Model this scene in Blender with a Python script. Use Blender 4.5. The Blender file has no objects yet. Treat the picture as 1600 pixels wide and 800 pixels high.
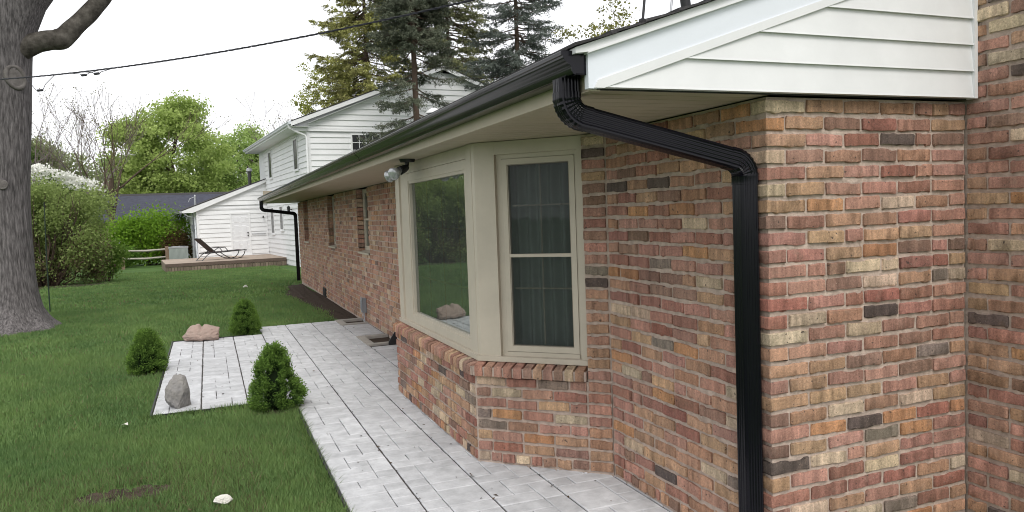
import bpy, math, random
import numpy as np
from mathutils import Vector, Matrix, noise as mnoise

rad = math.radians
scene = bpy.context.scene
COL = scene.collection

# ------------------------------------------------------------------ camera
CAM = np.array([-2.1165, -2.5222, 1.5543])
cf = np.array([0.36611, 0.92879, -0.05751]); cr = np.array([0.92894, -0.36843, -0.03651])
cf /= np.linalg.norm(cf); cr -= cf * (cr @ cf); cr /= np.linalg.norm(cr); cu = np.cross(cr, cf)
FPX = 1200.1
cam_d = bpy.data.cameras.new('camera'); cam = bpy.data.objects.new('camera', cam_d); COL.objects.link(cam)
cam.matrix_world = Matrix(((cr[0], cu[0], -cf[0], CAM[0]), (cr[1], cu[1], -cf[1], CAM[1]), (cr[2], cu[2], -cf[2], CAM[2]), (0, 0, 0, 1)))
cam_d.sensor_width = 36.0; cam_d.lens = 36.0 * FPX / 1600.0; cam_d.clip_end = 2000; cam_d.clip_start = 0.05
scene.camera = cam

# ------------------------------------------------------------------ overcast sky, soft sun, exposure
SUN_EL, SUN_ROT = 50, 190
w = bpy.data.worlds.new('World'); scene.world = w; w.use_nodes = True
nt = w.node_tree; nt.nodes.clear()
out = nt.nodes.new('ShaderNodeOutputWorld'); bg = nt.nodes.new('ShaderNodeBackground')
sky = nt.nodes.new('ShaderNodeTexSky'); sky.sky_type = 'NISHITA'; sky.sun_disc = False
sky.sun_elevation = rad(SUN_EL); sky.sun_rotation = rad(SUN_ROT); sky.dust_density = 4.0
hsv = nt.nodes.new('ShaderNodeHueSaturation'); hsv.inputs['Saturation'].default_value = 0.25
mixw = nt.nodes.new('ShaderNodeMix'); mixw.data_type = 'RGBA'; mixw.inputs[0].default_value = 0.82
mixw.inputs[7].default_value = (9.1, 9.15, 9.4, 1)       # the even cloud sheet
nt.links.new(sky.outputs[0], hsv.inputs['Color']); nt.links.new(hsv.outputs[0], mixw.inputs[6])
nt.links.new(mixw.outputs[2], bg.inputs[0]); bg.inputs[1].default_value = 0.1
nt.links.new(bg.outputs[0], out.inputs[0])
sun_d = bpy.data.lights.new('sun', 'SUN'); sun_d.energy = 1.2; sun_d.angle = rad(28); sun_d.color = (1, 0.96, 0.9)
sun = bpy.data.objects.new('sun', sun_d); COL.objects.link(sun)
sd = Vector((math.sin(rad(SUN_ROT)) * math.cos(rad(SUN_EL)), math.cos(rad(SUN_ROT)) * math.cos(rad(SUN_EL)), math.sin(rad(SUN_EL))))
sun.rotation_euler = sd.to_track_quat('Z', 'Y').to_euler(); sun.location = (0, 0, 30)
vs = scene.view_settings; vs.view_transform = 'Standard'; vs.look = 'None'; vs.gamma = 1; vs.use_curve_mapping = False
vs.exposure = 0.68
scene.cycles.filter_width = 1.0

# ------------------------------------------------------------------ helpers
def proj(p):
    d = np.asarray(p, float) - CAM; z = d @ cf
    if z <= 0.05: return None
    return 800 + FPX * (d @ cr) / z, 400 - FPX * (d @ cu) / z, z

class MB:
    def __init__(s): s.v = []; s.f = []; s.c = []
    def add(s, vs_, fs_, col=None):
        n = len(s.v); s.v.extend([tuple(map(float, p)) for p in vs_]); s.f.extend([tuple(i + n for i in f) for f in fs_])
        s.c.extend([col or (1, 1, 1)] * len(vs_))
    def box(s, x0, x1, y0, y1, z0, z1, col=None):
        s.add([(x0, y0, z0), (x1, y0, z0), (x1, y1, z0), (x0, y1, z0), (x0, y0, z1), (x1, y0, z1), (x1, y1, z1), (x0, y1, z1)],
              [(3, 2, 1, 0), (4, 5, 6, 7), (0, 1, 5, 4), (1, 2, 6, 5), (2, 3, 7, 6), (3, 0, 4, 7)], col)
    def fbox(s, fr, s0, s1, d0, d1, z0, z1, col=None):
        """box in a wall frame: s along the wall, d out of the wall, z up"""
        s.add([fr(s0, d0, z0), fr(s1, d0, z0), fr(s1, d1, z0), fr(s0, d1, z0), fr(s0, d0, z1), fr(s1, d0, z1), fr(s1, d1, z1), fr(s0, d1, z1)],
              [(3, 2, 1, 0), (4, 5, 6, 7), (0, 1, 5, 4), (1, 2, 6, 5), (2, 3, 7, 6), (3, 0, 4, 7)], col)
    def prism(s, poly, ext, col=None):
        """poly: 3-D points of a planar outline, ext: extrusion vector"""
        n = len(poly); p = [Vector(q) for q in poly]; e = Vector(ext)
        s.add([tuple(q) for q in p] + [tuple(q + e) for q in p],
              [tuple(range(n))[::-1], tuple(range(n, 2 * n))] + [(i, (i + 1) % n, n + (i + 1) % n, n + i) for i in range(n)], col)
    def loft(s, rings, closed=True, cap=True, col=None):
        k = len(rings[0]); vs_ = [p for r in rings for p in r]; fs_ = []
        for i in range(len(rings) - 1):
            for j in range(k if closed else k - 1):
                a = i * k + j; b = i * k + (j + 1) % k; fs_.append((a, b, b + k, a + k))
        if cap and closed: fs_ += [tuple(range(k))[::-1], tuple((len(rings) - 1) * k + j for j in range(k))]
        s.add(vs_, fs_, col)
    def tube(s, path, r, n=8, col=None, cap=True):
        P = [Vector(p) for p in path]; rr = r if isinstance(r, (list, tuple)) else [r] * len(P); rings = []
        up = None
        for i, p in enumerate(P):
            t = (P[min(i + 1, len(P) - 1)] - P[max(i - 1, 0)]).normalized()
            if up is None: up = t.orthogonal().normalized()
            up = (up - t * up.dot(t)); up = up.normalized() if up.length > 1e-6 else t.orthogonal().normalized()
            b = t.cross(up)
            rings.append([tuple(p + (up * math.cos(2 * math.pi * j / n) + b * math.sin(2 * math.pi * j / n)) * rr[i]) for j in range(n)])
        s.loft(rings, cap=cap, col=col)
    def build(s, name, mat, parent=None, smooth=None, loc=None, kind=None):
        me = bpy.data.meshes.new(name); base = root_loc(parent) if loc is None else Vector(loc)
        me.from_pydata([tuple(Vector(v) - base) for v in s.v], [], s.f)
        at = me.color_attributes.new('col', 'FLOAT_COLOR', 'POINT')
        at.data.foreach_set('color', np.array([(c[0], c[1], c[2], 1) for c in s.c], dtype=np.float32).ravel())
        return finish(me, name, mat, parent, smooth, loc, kind)

def root_loc(o):
    v = Vector((0, 0, 0))
    while o is not None: v += o.location; o = o.parent
    return v
def finish(me, name, mat, parent, smooth, loc, kind=None):
    me.materials.append(mat)
    if smooth:
        me.shade_smooth(); me.set_sharp_from_angle(angle=rad(smooth))
    o = bpy.data.objects.new(name, me); COL.objects.link(o)
    if parent is not None: o.parent = parent
    elif loc is not None: o.location = loc
    if kind: o['kind'] = kind
    return o
def thing(name, label, cat, loc=(0, 0, 0), group=None):
    o = bpy.data.objects.new(name, None); COL.objects.link(o); o.location = loc; o.empty_display_size = 0.2
    tag(o, label, cat, group); return o
def tag(o, label, cat, group=None):
    o['label'] = label; o['category'] = cat
    if group: o['group'] = group
    return o
def np_mesh(name, V, F, C, mat, parent=None, kind=None, smooth=False, loc=None):
    """V (n,3), F (m,k), C (n,3) numpy arrays to one mesh object"""
    base = np.array(root_loc(parent)) if loc is None else np.array(loc)
    me = bpy.data.meshes.new(name); n, m, k = len(V), len(F), F.shape[1]
    me.vertices.add(n); me.vertices.foreach_set('co', (V - base).astype(np.float32).ravel())
    me.loops.add(m * k); me.loops.foreach_set('vertex_index', F.astype(np.int32).ravel())
    me.polygons.add(m); me.polygons.foreach_set('loop_start', np.arange(0, m * k, k, dtype=np.int32))
    me.update(calc_edges=True)
    at = me.color_attributes.new('col', 'FLOAT_COLOR', 'POINT')
    at.data.foreach_set('color', np.concatenate([C, np.ones((n, 1))], 1).astype(np.float32).ravel())
    return finish(me, name, mat, parent, 30 if smooth else None, loc, kind)

# ------------------------------------------------------------------ materials
def mat(name, base=(0.5, 0.5, 0.5), rough=0.6, spec=0.5, metal=0.0, attr=False, var=0.0, vscale=8.0, bump=0.0, bscale=60.0,
        coat=0.0, transl=0.0, base2=None, stretch=None):
    m = bpy.data.materials.new(name); m.use_nodes = True; t = m.node_tree; p = t.nodes['Principled BSDF']; L = t.links.new
    p.inputs['Roughness'].default_value = rough; p.inputs['Specular IOR Level'].default_value = spec; p.inputs['Metallic'].default_value = metal
    p.inputs['Coat Weight'].default_value = coat; p.inputs['Coat Roughness'].default_value = 0.08
    geo = t.nodes.new('ShaderNodeNewGeometry'); pos = geo.outputs['Position']
    if stretch:
        vm = t.nodes.new('ShaderNodeVectorMath'); vm.operation = 'MULTIPLY'; vm.inputs[1].default_value = stretch; L(pos, vm.inputs[0]); pos = vm.outputs[0]
    if attr:
        a = t.nodes.new('ShaderNodeAttribute'); a.attribute_name = 'col'; src = a.outputs['Color']
    else:
        r = t.nodes.new('ShaderNodeRGB'); r.outputs[0].default_value = (*base, 1); src = r.outputs[0]
    if var or base2:
        n = t.nodes.new('ShaderNodeTexNoise'); n.inputs['Scale'].default_value = vscale; n.inputs['Detail'].default_value = 6; n.inputs['Roughness'].default_value = 0.65
        L(pos, n.inputs['Vector'])
        cr_ = t.nodes.new('ShaderNodeMapRange'); cr_.inputs[1].default_value = 0.3; cr_.inputs[2].default_value = 0.7; L(n.outputs[0], cr_.inputs[0])
        if base2:
            mx = t.nodes.new('ShaderNodeMix'); mx.data_type = 'RGBA'; L(cr_.outputs[0], mx.inputs[0]); L(src, mx.inputs[6]); mx.inputs[7].default_value = (*base2, 1); src = mx.outputs[2]
        if var:
            cr2 = t.nodes.new('ShaderNodeMapRange'); cr2.inputs[3].default_value = 1 - var; cr2.inputs[4].default_value = 1 + var; L(cr_.outputs[0], cr2.inputs[0])
            mu = t.nodes.new('ShaderNodeVectorMath'); mu.operation = 'SCALE'; L(src, mu.inputs[0]); L(cr2.outputs[0], mu.inputs['Scale']); src = mu.outputs[0]
    L(src, p.inputs['Base Color'])
    if bump:
        nb = t.nodes.new('ShaderNodeTexNoise'); nb.inputs['Scale'].default_value = bscale; nb.inputs['Detail'].default_value = 5; L(pos, nb.inputs['Vector'])
        b = t.nodes.new('ShaderNodeBump'); b.inputs['Strength'].default_value = bump; b.inputs['Distance'].default_value = 0.01
        L(nb.outputs[0], b.inputs['Height']); L(b.outputs[0], p.inputs['Normal'])
    if transl:
        tr = t.nodes.new('ShaderNodeBsdfTranslucent'); L(src, tr.inputs[0]); ms = t.nodes.new('ShaderNodeMixShader'); ms.inputs[0].default_value = transl
        L(p.outputs[0], ms.inputs[1]); L(tr.outputs[0], ms.inputs[2]); L(ms.outputs[0], t.nodes['Material Output'].inputs[0])
    return m

def brick_mat():
    m = bpy.data.materials.new('old_brick'); m.use_nodes = True; t = m.node_tree; p = t.nodes['Principled BSDF']; L = t.links.new; N = t.nodes.new
    p.inputs['Roughness'].default_value = 0.88; p.inputs['Specular IOR Level'].default_value = 0.25
    a = N('ShaderNodeAttribute'); a.attribute_name = 'col'; geo = N('ShaderNodeNewGeometry')
    def noise(scale, detail, vec, rough=0.6):
        n = N('ShaderNodeTexNoise'); n.inputs['Scale'].default_value = scale; n.inputs['Detail'].default_value = detail; n.inputs['Roughness'].default_value = rough
        L(vec, n.inputs['Vector']); return n.outputs[0]
    def rng(v, a0, a1, b0, b1):
        r = N('ShaderNodeMapRange'); [r.inputs[i + 1].__setattr__('default_value', x) for i, x in enumerate((a0, a1, b0, b1))]; L(v, r.inputs[0]); return r.outputs[0]
    def mul(c, f):
        v = N('ShaderNodeVectorMath'); v.operation = 'SCALE'; L(c, v.inputs[0]); L(f, v.inputs['Scale']); return v.outputs[0]
    pos = geo.outputs['Position']
    st = N('ShaderNodeVectorMath'); st.operation = 'MULTIPLY'; st.inputs[1].default_value = (1, 1, 0.12); L(pos, st.inputs[0])
    c = mul(a.outputs['Color'], rng(noise(24, 3, st.outputs[0]), 0.3, 0.7, 0.62, 1.36))      # flashed bands across a brick
    c = mul(c, rng(noise(110, 8, pos, 0.8), 0.34, 0.66, 0.62, 1.34))
    mx = N('ShaderNodeMix'); mx.data_type = 'RGBA'; L(rng(noise(16, 6, pos, 0.75), 0.54, 0.74, 0, 0.55), mx.inputs[0]); L(c, mx.inputs[6]); mx.inputs[7].default_value = (0.33, 0.235, 0.18, 1)
    c = mx.outputs[2]
    md = N('ShaderNodeMix'); md.data_type = 'RGBA'; L(rng(noise(62, 3, pos, 0.5), 0.66, 0.71, 0, 0.85), md.inputs[0]); L(c, md.inputs[6]); md.inputs[7].default_value = (0.06, 0.045, 0.04, 1)
    # soot: irregular dark burnt patches on some spots
    mk = N('ShaderNodeMix'); mk.data_type = 'RGBA'; L(rng(noise(7.5, 5, pos, 0.7), 0.66, 0.74, 0, 0.8), mk.inputs[0]); L(md.outputs[2], mk.inputs[6]); mk.inputs[7].default_value = (0.075, 0.06, 0.055, 1)
    # pale lime specks and smears of mortar
    ml = N('ShaderNodeMix'); ml.data_type = 'RGBA'; L(rng(noise(130, 4, pos, 0.6), 0.64, 0.72, 0, 0.55), ml.inputs[0]); L(mk.outputs[2], ml.inputs[6]); ml.inputs[7].default_value = (0.46, 0.39, 0.32, 1)
    L(ml.outputs[2], p.inputs['Base Color'])
    b = N('ShaderNodeBump'); b.inputs['Strength'].default_value = 1.0; b.inputs['Distance'].default_value = 0.009
    L(noise(85, 10, pos, 0.82), b.inputs['Height']); L(b.outputs[0], p.inputs['Normal'])
    return m

def glass_mat(name, ior=4.6, tint=(0.9, 0.95, 0.92), haze=0.05):
    m = bpy.data.materials.new(name); m.use_nodes = True; t = m.node_tree; t.nodes.clear(); L = t.links.new
    o = t.nodes.new('ShaderNodeOutputMaterial'); mx = t.nodes.new('ShaderNodeMixShader'); fr = t.nodes.new('ShaderNodeFresnel'); fr.inputs[0].default_value = ior
    g = t.nodes.new('ShaderNodeBsdfGlossy'); g.inputs['Roughness'].default_value = 0.015; g.inputs[0].default_value = (*tint, 1)
    tr = t.nodes.new('ShaderNodeBsdfTransparent'); tr.inputs[0].default_value = (0.8, 0.84, 0.82, 1)
    n = t.nodes.new('ShaderNodeTexNoise'); n.inputs['Scale'].default_value = 2.5; b = t.nodes.new('ShaderNodeBump'); b.inputs['Strength'].default_value = 0.04; b.inputs['Distance'].default_value = 0.02
    L(n.outputs[0], b.inputs['Height']); L(b.outputs[0], g.inputs['Normal'])
    L(fr.outputs[0], mx.inputs[0]); L(tr.outputs[0], mx.inputs[1]); L(g.outputs[0], mx.inputs[2]); df = t.nodes.new('ShaderNodeBsdfDiffuse'); df.inputs[0].default_value = (0.6, 0.66, 0.62, 1); m2 = t.nodes.new('ShaderNodeMixShader'); m2.inputs[0].default_value = haze
    L(mx.outputs[0], m2.inputs[1]); L(df.outputs[0], m2.inputs[2]); L(m2.outputs[0], o.inputs[0]); return m   # pale diffuse share, paints a hazy reflection over the pane
def screen_mat():
    m = bpy.data.materials.new('insect_screen'); m.use_nodes = True; t = m.node_tree; p = t.nodes['Principled BSDF']
    p.inputs['Base Color'].default_value = (0.012, 0.014, 0.015, 1); p.inputs['Roughness'].default_value = 0.6; p.inputs['Alpha'].default_value = 0.42; return m

M = dict(
    brick=brick_mat(),
    mortar=mat('mortar', (0.43, 0.345, 0.29), 0.95, 0.2, var=0.25, vscale=22, bump=0.7, bscale=90),
    white=mat('white_vinyl', (0.68, 0.685, 0.69), 0.45, 0.4, var=0.05, vscale=4, bump=0.04, bscale=9),
    fascia=mat('white_painted_fascia', (0.66, 0.69, 0.74), 0.35, 0.5, var=0.04, vscale=2),
    wh=mat('white_house_siding', (0.74, 0.75, 0.76), 0.5, 0.4, var=0.05, vscale=1.2),
    soffit=mat('tan_soffit', (0.45, 0.39, 0.295), 0.5, 0.4, var=0.06, vscale=5),
    trim=mat('clay_window_trim', (0.48, 0.43, 0.35), 0.45, 0.45, var=0.06, vscale=6, bump=0.05, bscale=30),
    black=mat('black_gutter_paint', (0.0035, 0.004, 0.005), 0.2, 0.28, coat=0.05, var=0.2, vscale=5),
    spout=mat('black_downspout_paint', (0.0025, 0.0022, 0.005), 0.22, 0.25, coat=0.04),
    blackp=mat('black_plastic', (0.012, 0.012, 0.014), 0.5),
    shingle=mat('dark_shingles', (0.05, 0.048, 0.05), 0.95, 0.2, var=0.4, vscale=60, bump=0.5, bscale=120),
    slate=mat('slate_blue_shingles', (0.055, 0.058, 0.078), 0.9, 0.2, var=0.2, vscale=4, bump=0.4, bscale=20),
    glass=glass_mat('window_glass'), glass2=glass_mat('far_window_glass', 1.5, haze=0.03),
    dark=mat('dark_interior', (0.03, 0.03, 0.03), 0.9), darkwin=mat('dark_window_backing', (0.02, 0.022, 0.025), 0.25),
    screen=screen_mat(), curtain=mat('grey_green_curtain', (0.5, 0.57, 0.54), 0.9, 0.2, var=0.1, vscale=6, transl=0.3),
    paver=mat('concrete_paver', attr=True, rough=0.85, spec=0.3, var=0.2, vscale=9, bump=0.25, bscale=70),
    bed=mat('dark_joint_sand', (0.05, 0.045, 0.04), 0.95, var=0.4, vscale=30),
    concrete=mat('weathered_concrete', (0.36, 0.34, 0.31), 0.9, var=0.15, vscale=10, bump=0.4),
    lawn=mat('lawn_soil', (0.055, 0.10, 0.03), 0.95, 0.1, base2=(0.085, 0.15, 0.042), vscale=0.9, var=0.12, bump=0.3, bscale=30),
    grass=mat('grass_blade', attr=True, rough=0.6, spec=0.2, transl=0.3),
    mulch=mat('brown_mulch', (0.042, 0.033, 0.027), 0.95, 0.1, base2=(0.085, 0.064, 0.05), vscale=18, bump=1.0, bscale=40),
    leaf=mat('leaves', attr=True, rough=0.6, spec=0.2, transl=0.5), needle=mat('needles', attr=True, rough=0.8, spec=0.08, transl=0.12),
    petal=mat('white_blossom', attr=True, rough=0.7, spec=0.2, transl=0.3),
    bark=mat('grey_bark', (0.05, 0.046, 0.046), 0.95, 0.15, base2=(0.19, 0.175, 0.175), vscale=38, var=0.2, bump=1.0, bscale=42, stretch=(1, 1, 0.13)),
    bark2=mat('smooth_upper_bark', (0.05, 0.044, 0.037), 0.9, 0.15, base2=(0.125, 0.113, 0.10), vscale=7, var=0.25, bump=0.9, bscale=22),
    knot=mat('knot_wood', (0.10, 0.09, 0.085), 0.9, 0.15, base2=(0.2, 0.185, 0.175), vscale=9, bump=0.5, bscale=40),
    twig=mat('brown_twigs', (0.09, 0.065, 0.05), 0.9, 0.15, var=0.2), twigp=mat('purple_grey_twigs', (0.17, 0.14, 0.14), 0.9, 0.1),
    rockp=mat('pink_granite', (0.40, 0.315, 0.27), 0.85, 0.25, base2=(0.27, 0.195, 0.165), vscale=14, var=0.15, bump=0.7, bscale=50),
    rockg=mat('grey_granite', (0.30, 0.285, 0.265), 0.85, 0.25, base2=(0.16, 0.155, 0.155), vscale=16, var=0.2, bump=0.9, bscale=45),
    whitestone=mat('white_stone', (0.6, 0.58, 0.53), 0.8, 0.3, var=0.06, vscale=20, bump=0.3),
    deck=mat('weathered_deck_boards', attr=True, rough=0.8, spec=0.2, var=0.12, vscale=6), 
    tubem=mat('dark_metal_tube', (0.03, 0.028, 0.03), 0.4, 0.5), sling=mat('brown_sling_fabric', (0.055, 0.035, 0.035), 0.85, var=0.2, vscale=40),
    steel=mat('galvanised_steel', (0.45, 0.46, 0.48), 0.4, 0.5, metal=0.7), acm=mat('grey_green_metal_cabinet', (0.30, 0.34, 0.32), 0.5, 0.4),
    rail=mat('weathered_grey_rail', (0.36, 0.33, 0.29), 0.9, var=0.2, vscale=6), post=mat('fence_post_wood', (0.2, 0.14, 0.1), 0.9, var=0.2),
    door=mat('white_painted_door', (0.70, 0.71, 0.73), 0.4, 0.5), boxm=mat('grey_electrical_box', (0.27, 0.29, 0.31), 0.45, 0.5),
    bulb=mat('clear_lamp_glass', (0.42, 0.43, 0.44), 0.12, 0.8, metal=0.35, var=0.3, vscale=40), stake=mat('green_plastic_stake', (0.015, 0.035, 0.02), 0.5),
    cable=mat('black_cable', (0.012, 0.012, 0.02), 0.5), debris=mat('leaf_litter', attr=True, rough=0.9, spec=0.1),
    tan=mat('tan_brick_far', (0.3, 0.22, 0.17), 0.9),
)

def gz(y):   # the lawn: level by the patio, falling gently towards the white house
    t = min(max((y - 15.0) / 20.0, 0), 1); return -0.03 - 0.47 * (t * t * (3 - 2 * t) * 0.55 + t * 0.45) - (0.1 * min(max((y - 35) / 10, 0), 1))

# ================================================================== THE SETTING
ys = np.concatenate([np.linspace(-60, 0, 13), np.linspace(1, 60, 60), np.linspace(65, 420, 40)]); xs = np.concatenate([np.linspace(-320, -20, 22), np.linspace(-18, 18, 25), np.linspace(20, 320, 22)])
V = np.array([(x, y, gz(y)) for y in ys for x in xs]); nx = len(xs)
F = np.array([(j * nx + i, j * nx + i + 1, (j + 1) * nx + i + 1, (j + 1) * nx + i) for j in range(len(ys) - 1) for i in range(nx - 1)])
lawn = np_mesh('lawn', V, F, np.ones_like(V), M['lawn'], kind='structure')

# ---- patio of cast pavers
rng = random.Random(5)
pb = MB()
pb.box(-2.63, -1.49, 4.33, 8.53, -0.06, -0.010); pb.box(-1.488, -0.372, -1.4, 9.29, -0.06, -0.010); pb.box(-0.370, 0.35, -1.4, 6.70, -0.06, -0.010); pb.box(-0.370, 0.05, 7.48, 8.68, -0.06, -0.010)
patio = pb.build('patio', M['bed'], kind='structure')
TILES = [[(0, 0, 2, 1), (2, 0, 1, 2), (0, 1, 1, 2), (1, 1, 1, 1), (1, 2, 2, 1)], [(0, 0, 1, 2), (1, 0, 2, 1), (2, 1, 1, 2), (1, 1, 1, 1), (0, 2, 2, 1)],
         [(0, 0, 2, 1), (2, 0, 1, 1), (0, 1, 1, 1), (1, 1, 2, 1), (0, 2, 2, 1), (2, 2, 1, 1)], [(0, 0, 1, 1), (1, 0, 2, 1), (0, 1, 2, 2), (2, 1, 1, 1), (2, 2, 1, 1)],
         [(0, 0, 2, 2), (2, 0, 1, 1), (2, 1, 1, 2), (0, 2, 2, 1)], [(0, 0, 1, 1), (1, 0, 2, 2), (0, 1, 1, 2), (1, 2, 2, 1)]]
def paver(x0, x1, y0, y1, tone, gl):
    j = lambda a=0.0018: rng.uniform(-a, a)
    h = [rng.uniform(-0.0015, 0.001) for _ in range(4)]; g = gl; c = 0.0045
    P = [(x0 + g[0] + j(), y0 + g[1] + j()), (x1 - g[2] + j(), y0 + g[1] + j()), (x1 - g[2] + j(), y1 - g[3] + j()), (x0 + g[0] + j(), y1 - g[3] + j())]
    cx = (x0 + x1) / 2; cy = (y0 + y1) / 2
    top = [(px + math.copysign(c, cx - px), py + math.copysign(c, cy - py), h[i]) for i, (px, py) in enumerate(P)]
    mid = [(px, py, h[i] - 0.0045) for i, (px, py) in enumerate(P)]; bot = [(px, py, -0.04) for px, py in P]
    return top + mid + bot, [(0, 1, 2, 3)] + [(i + 4, (i + 1) % 4 + 4, (i + 1) % 4, i) for i in range(4)] + [(i + 8, (i + 1) % 4 + 8, (i + 1) % 4 + 4, i + 4) for i in range(4)], tone
S = 0.375; pavers = []
for ci in range(-7, 1):
    cx0 = ci * S; y = (-1.4 if ci > -5 else 4.33) + rng.choice([0, 0.06, 0.125, 0.19]) * (1 if ci > -5 else 0)
    ymax = 9.28 if -5 < ci < -1 else (8.52 if ci <= -5 else 8.66)
    if ci == 0: ymax = 1.4
    while y < ymax - 0.05:
        ln = S; st = rng.uniform(0.95, 1.04)
        for (a, b, wd, hg) in rng.choice(TILES):
            x0 = cx0 + a * S / 3; x1 = x0 + wd * S / 3; y0 = y + b * S / 3; y1 = min(y0 + hg * S / 3, ymax)
            if y1 - y0 < 0.03: continue
            if ci == -1 and (6.66 < y1 and y0 < 7.5): continue          # the window well
            k = 0.50 * st * rng.uniform(0.92, 1.07)
            e = 0.0052
            gl = [e if a == 0 else 0.0018, 0.0045 if b == 0 else 0.0032, e if a + wd == 3 else 0.0018, 0.0045 if b + hg == 3 else 0.0032]
            pavers.append(paver(x0, x1, y0, y1, (k * 0.985, k, k * 1.03), gl))
        y += ln
def screen_size(vs_):
    c = np.mean(np.array(vs_), 0); q = proj(c)
    if q is None or not (-20 < q[0] < 1620 and -20 < q[1] < 820): return 0
    pts = [proj(v) for v in vs_[:4]]
    if any(p is None for p in pts): return 0
    a = 0
    for i in range(4): a += pts[i][0] * pts[(i + 1) % 4][1] - pts[(i + 1) % 4][0] * pts[i][1]
    return abs(a) / 2
def behind_house(c): return c[0] > -0.62 and 2.0 < c[1] < 4.7 or c[0] > 0 or (c[0] > -0.4 and 4.1 < c[1] < 6.3)
pavers.sort(key=lambda p: -(0 if behind_house(np.mean(np.array(p[0]), 0)) else screen_size(p[0])))
rest = MB()
for i, (v, f, c) in enumerate(pavers):
    if i < 300:
        m_ = MB(); m_.add(v, f, c); m_.build('paver', M['paver'], patio)
    else: rest.add(v, f, c)
rest.build('paving', M['paver'], patio, kind='stuff')
e = MB()                                          # black plastic edging round the patio
for pts in ([(-1.508, -1.4), (-1.508, 2.2), (-1.515, 3.2), (-1.507, 4.31)], [(-1.507, 4.318), (-2.634, 4.318), (-2.634, 8.535), (-1.72, 8.535)]):
    for (xa, ya), (xb, yb) in zip(pts, pts[1:]):
        d = Vector((xb - xa, yb - ya, 0)).normalized() * 0.006; n_ = Vector((-d.y, d.x, 0))
        e.prism([(xa - n_.x, ya - n_.y, -0.05), (xb - n_.x, yb - n_.y, -0.05), (xb + n_.x, yb + n_.y, -0.05), (xa + n_.x, ya + n_.y, -0.05)], (0, 0, 0.056))
e.build('edging', M['blackp'], patio)

# ---- mulch bed along the brick wall, bare soil in the lawn
def blob(name, pts, z, m, lift=0.03, seed=1, kind='structure'):
    r = random.Random(seed); V = []; Fc = []
    n = len(pts); cx = sum(p[0] for p in pts) / n; cy = sum(p[1] for p in pts) / n; rings = 7
    for k in range(rings + 1):
        t = k / rings
        for p in pts:
            zz = z(cy + (p[1] - cy) * (1 - t)) if callable(z) else z
            V.append((cx + (p[0] - cx) * (1 - t), cy + (p[1] - cy) * (1 - t), zz + (lift * min(1, t * 4) + r.uniform(-0.008, 0.008)) * (1 if k else 0) - (0.01 if k == 0 else 0)))
    for k in range(rings):
        for i in range(n): Fc.append((k * n + i, k * n + (i + 1) % n, (k + 1) * n + (i + 1) % n, (k + 1) * n + i))
    b = MB(); b.add(V, Fc); return b.build(name, m, kind=kind)
edge = [(0.05, 9.32), (-0.42, 9.34), (-0.5, 9.9), (-0.38, 10.6), (-0.45, 11.6), (-0.62, 12.8), (-0.7, 14.0), (-0.62, 15.3), (-0.5, 16.4), (-0.3, 17.5), (0.05, 17.7)]
def dens(pts, n=4, amp=0.03, seed=2):
    r = random.Random(seed); o = []
    for a, b in zip(pts, pts[1:] + pts[:1]):
        for k in range(n): o.append((a[0] + (b[0] - a[0]) * k / n + r.uniform(-amp, amp), a[1] + (b[1] - a[1]) * k / n + r.uniform(-amp, amp)))
    return o
blob('mulch_bed', dens(edge, 6, 0.05), gz, M['mulch'], lift=0.02)
patch = [(-2.66 + math.cos(t) * 0.33 * (1 + 0.3 * math.sin(3 * t)), 2.46 + math.sin(t) * 0.19 * (1 + 0.3 * math.cos(2 * t))) for t in np.linspace(0, 2 * math.pi, 22)[:-1]]
blob('bare_soil', dens(patch, 3, 0.02), gz, M['mulch'], lift=0.006)
for (sx_, sy_) in ((-1.67, 4.10), (-2.79, 6.45), (-1.70, 8.75)):
    blob('soil_ring', dens([(sx_ + math.cos(t) * 0.2, sy_ + math.sin(t) * 0.2) for t in np.linspace(0, 2 * math.pi, 13)[:-1]], 2, 0.02, int(sy_ * 10)), -0.03, M['mulch'], lift=0.012)
hb = [(-6.9 + math.cos(t) * 2.3, 24.6 + math.sin(t) * 1.3) for t in np.linspace(0, 2 * math.pi, 30)[:-1]]
blob('leaf_mulch', dens(hb, 2, 0.08), gz, M['mulch'], lift=0.03)

# ================================================================== THE BRICK HOUSE
house = thing('brick_house', 'long low brick house with black gutter, bay window and white gable', 'house', (0, 0, 0))
CH = 0.068; Z0 = 0.0049; WX = 1.13
PAL = [((0.34, 0.185, 0.14), 30), ((0.285, 0.14, 0.105), 16), ((0.37, 0.235, 0.145), 16), ((0.335, 0.195, 0.125), 16), ((0.225, 0.135, 0.10), 11), ((0.43, 0.335, 0.24), 11), ((0.27, 0.115, 0.085), 4),
       ((0.085, 0.068, 0.062), 2.6), ((0.20, 0.16, 0.13), 2.2), ((0.39, 0.20, 0.10), 4)]
br = random.Random(11)
def bcol(warm=0.0):
    c = br.choices([p[0] for p in PAL], [p[1] for p in PAL])[0]; k = br.uniform(0.82, 1.16)
    if warm: 
        a = (0.40, 0.26, 0.18); c = tuple(c[i] * (1 - warm) + a[i] * warm for i in range(3))
    k *= 1.16; g_ = (0.315, 0.20, 0.158); return tuple(min(0.6, (x * 0.92 + 0.08 * g_[i]) * k * br.uniform(0.96, 1.04)) for i, x in enumerate(c))
UX = [0, 0.02, 0.12, 0.24, 0.37, 0.5, 0.63, 0.76, 0.88, 0.98, 1]
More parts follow.
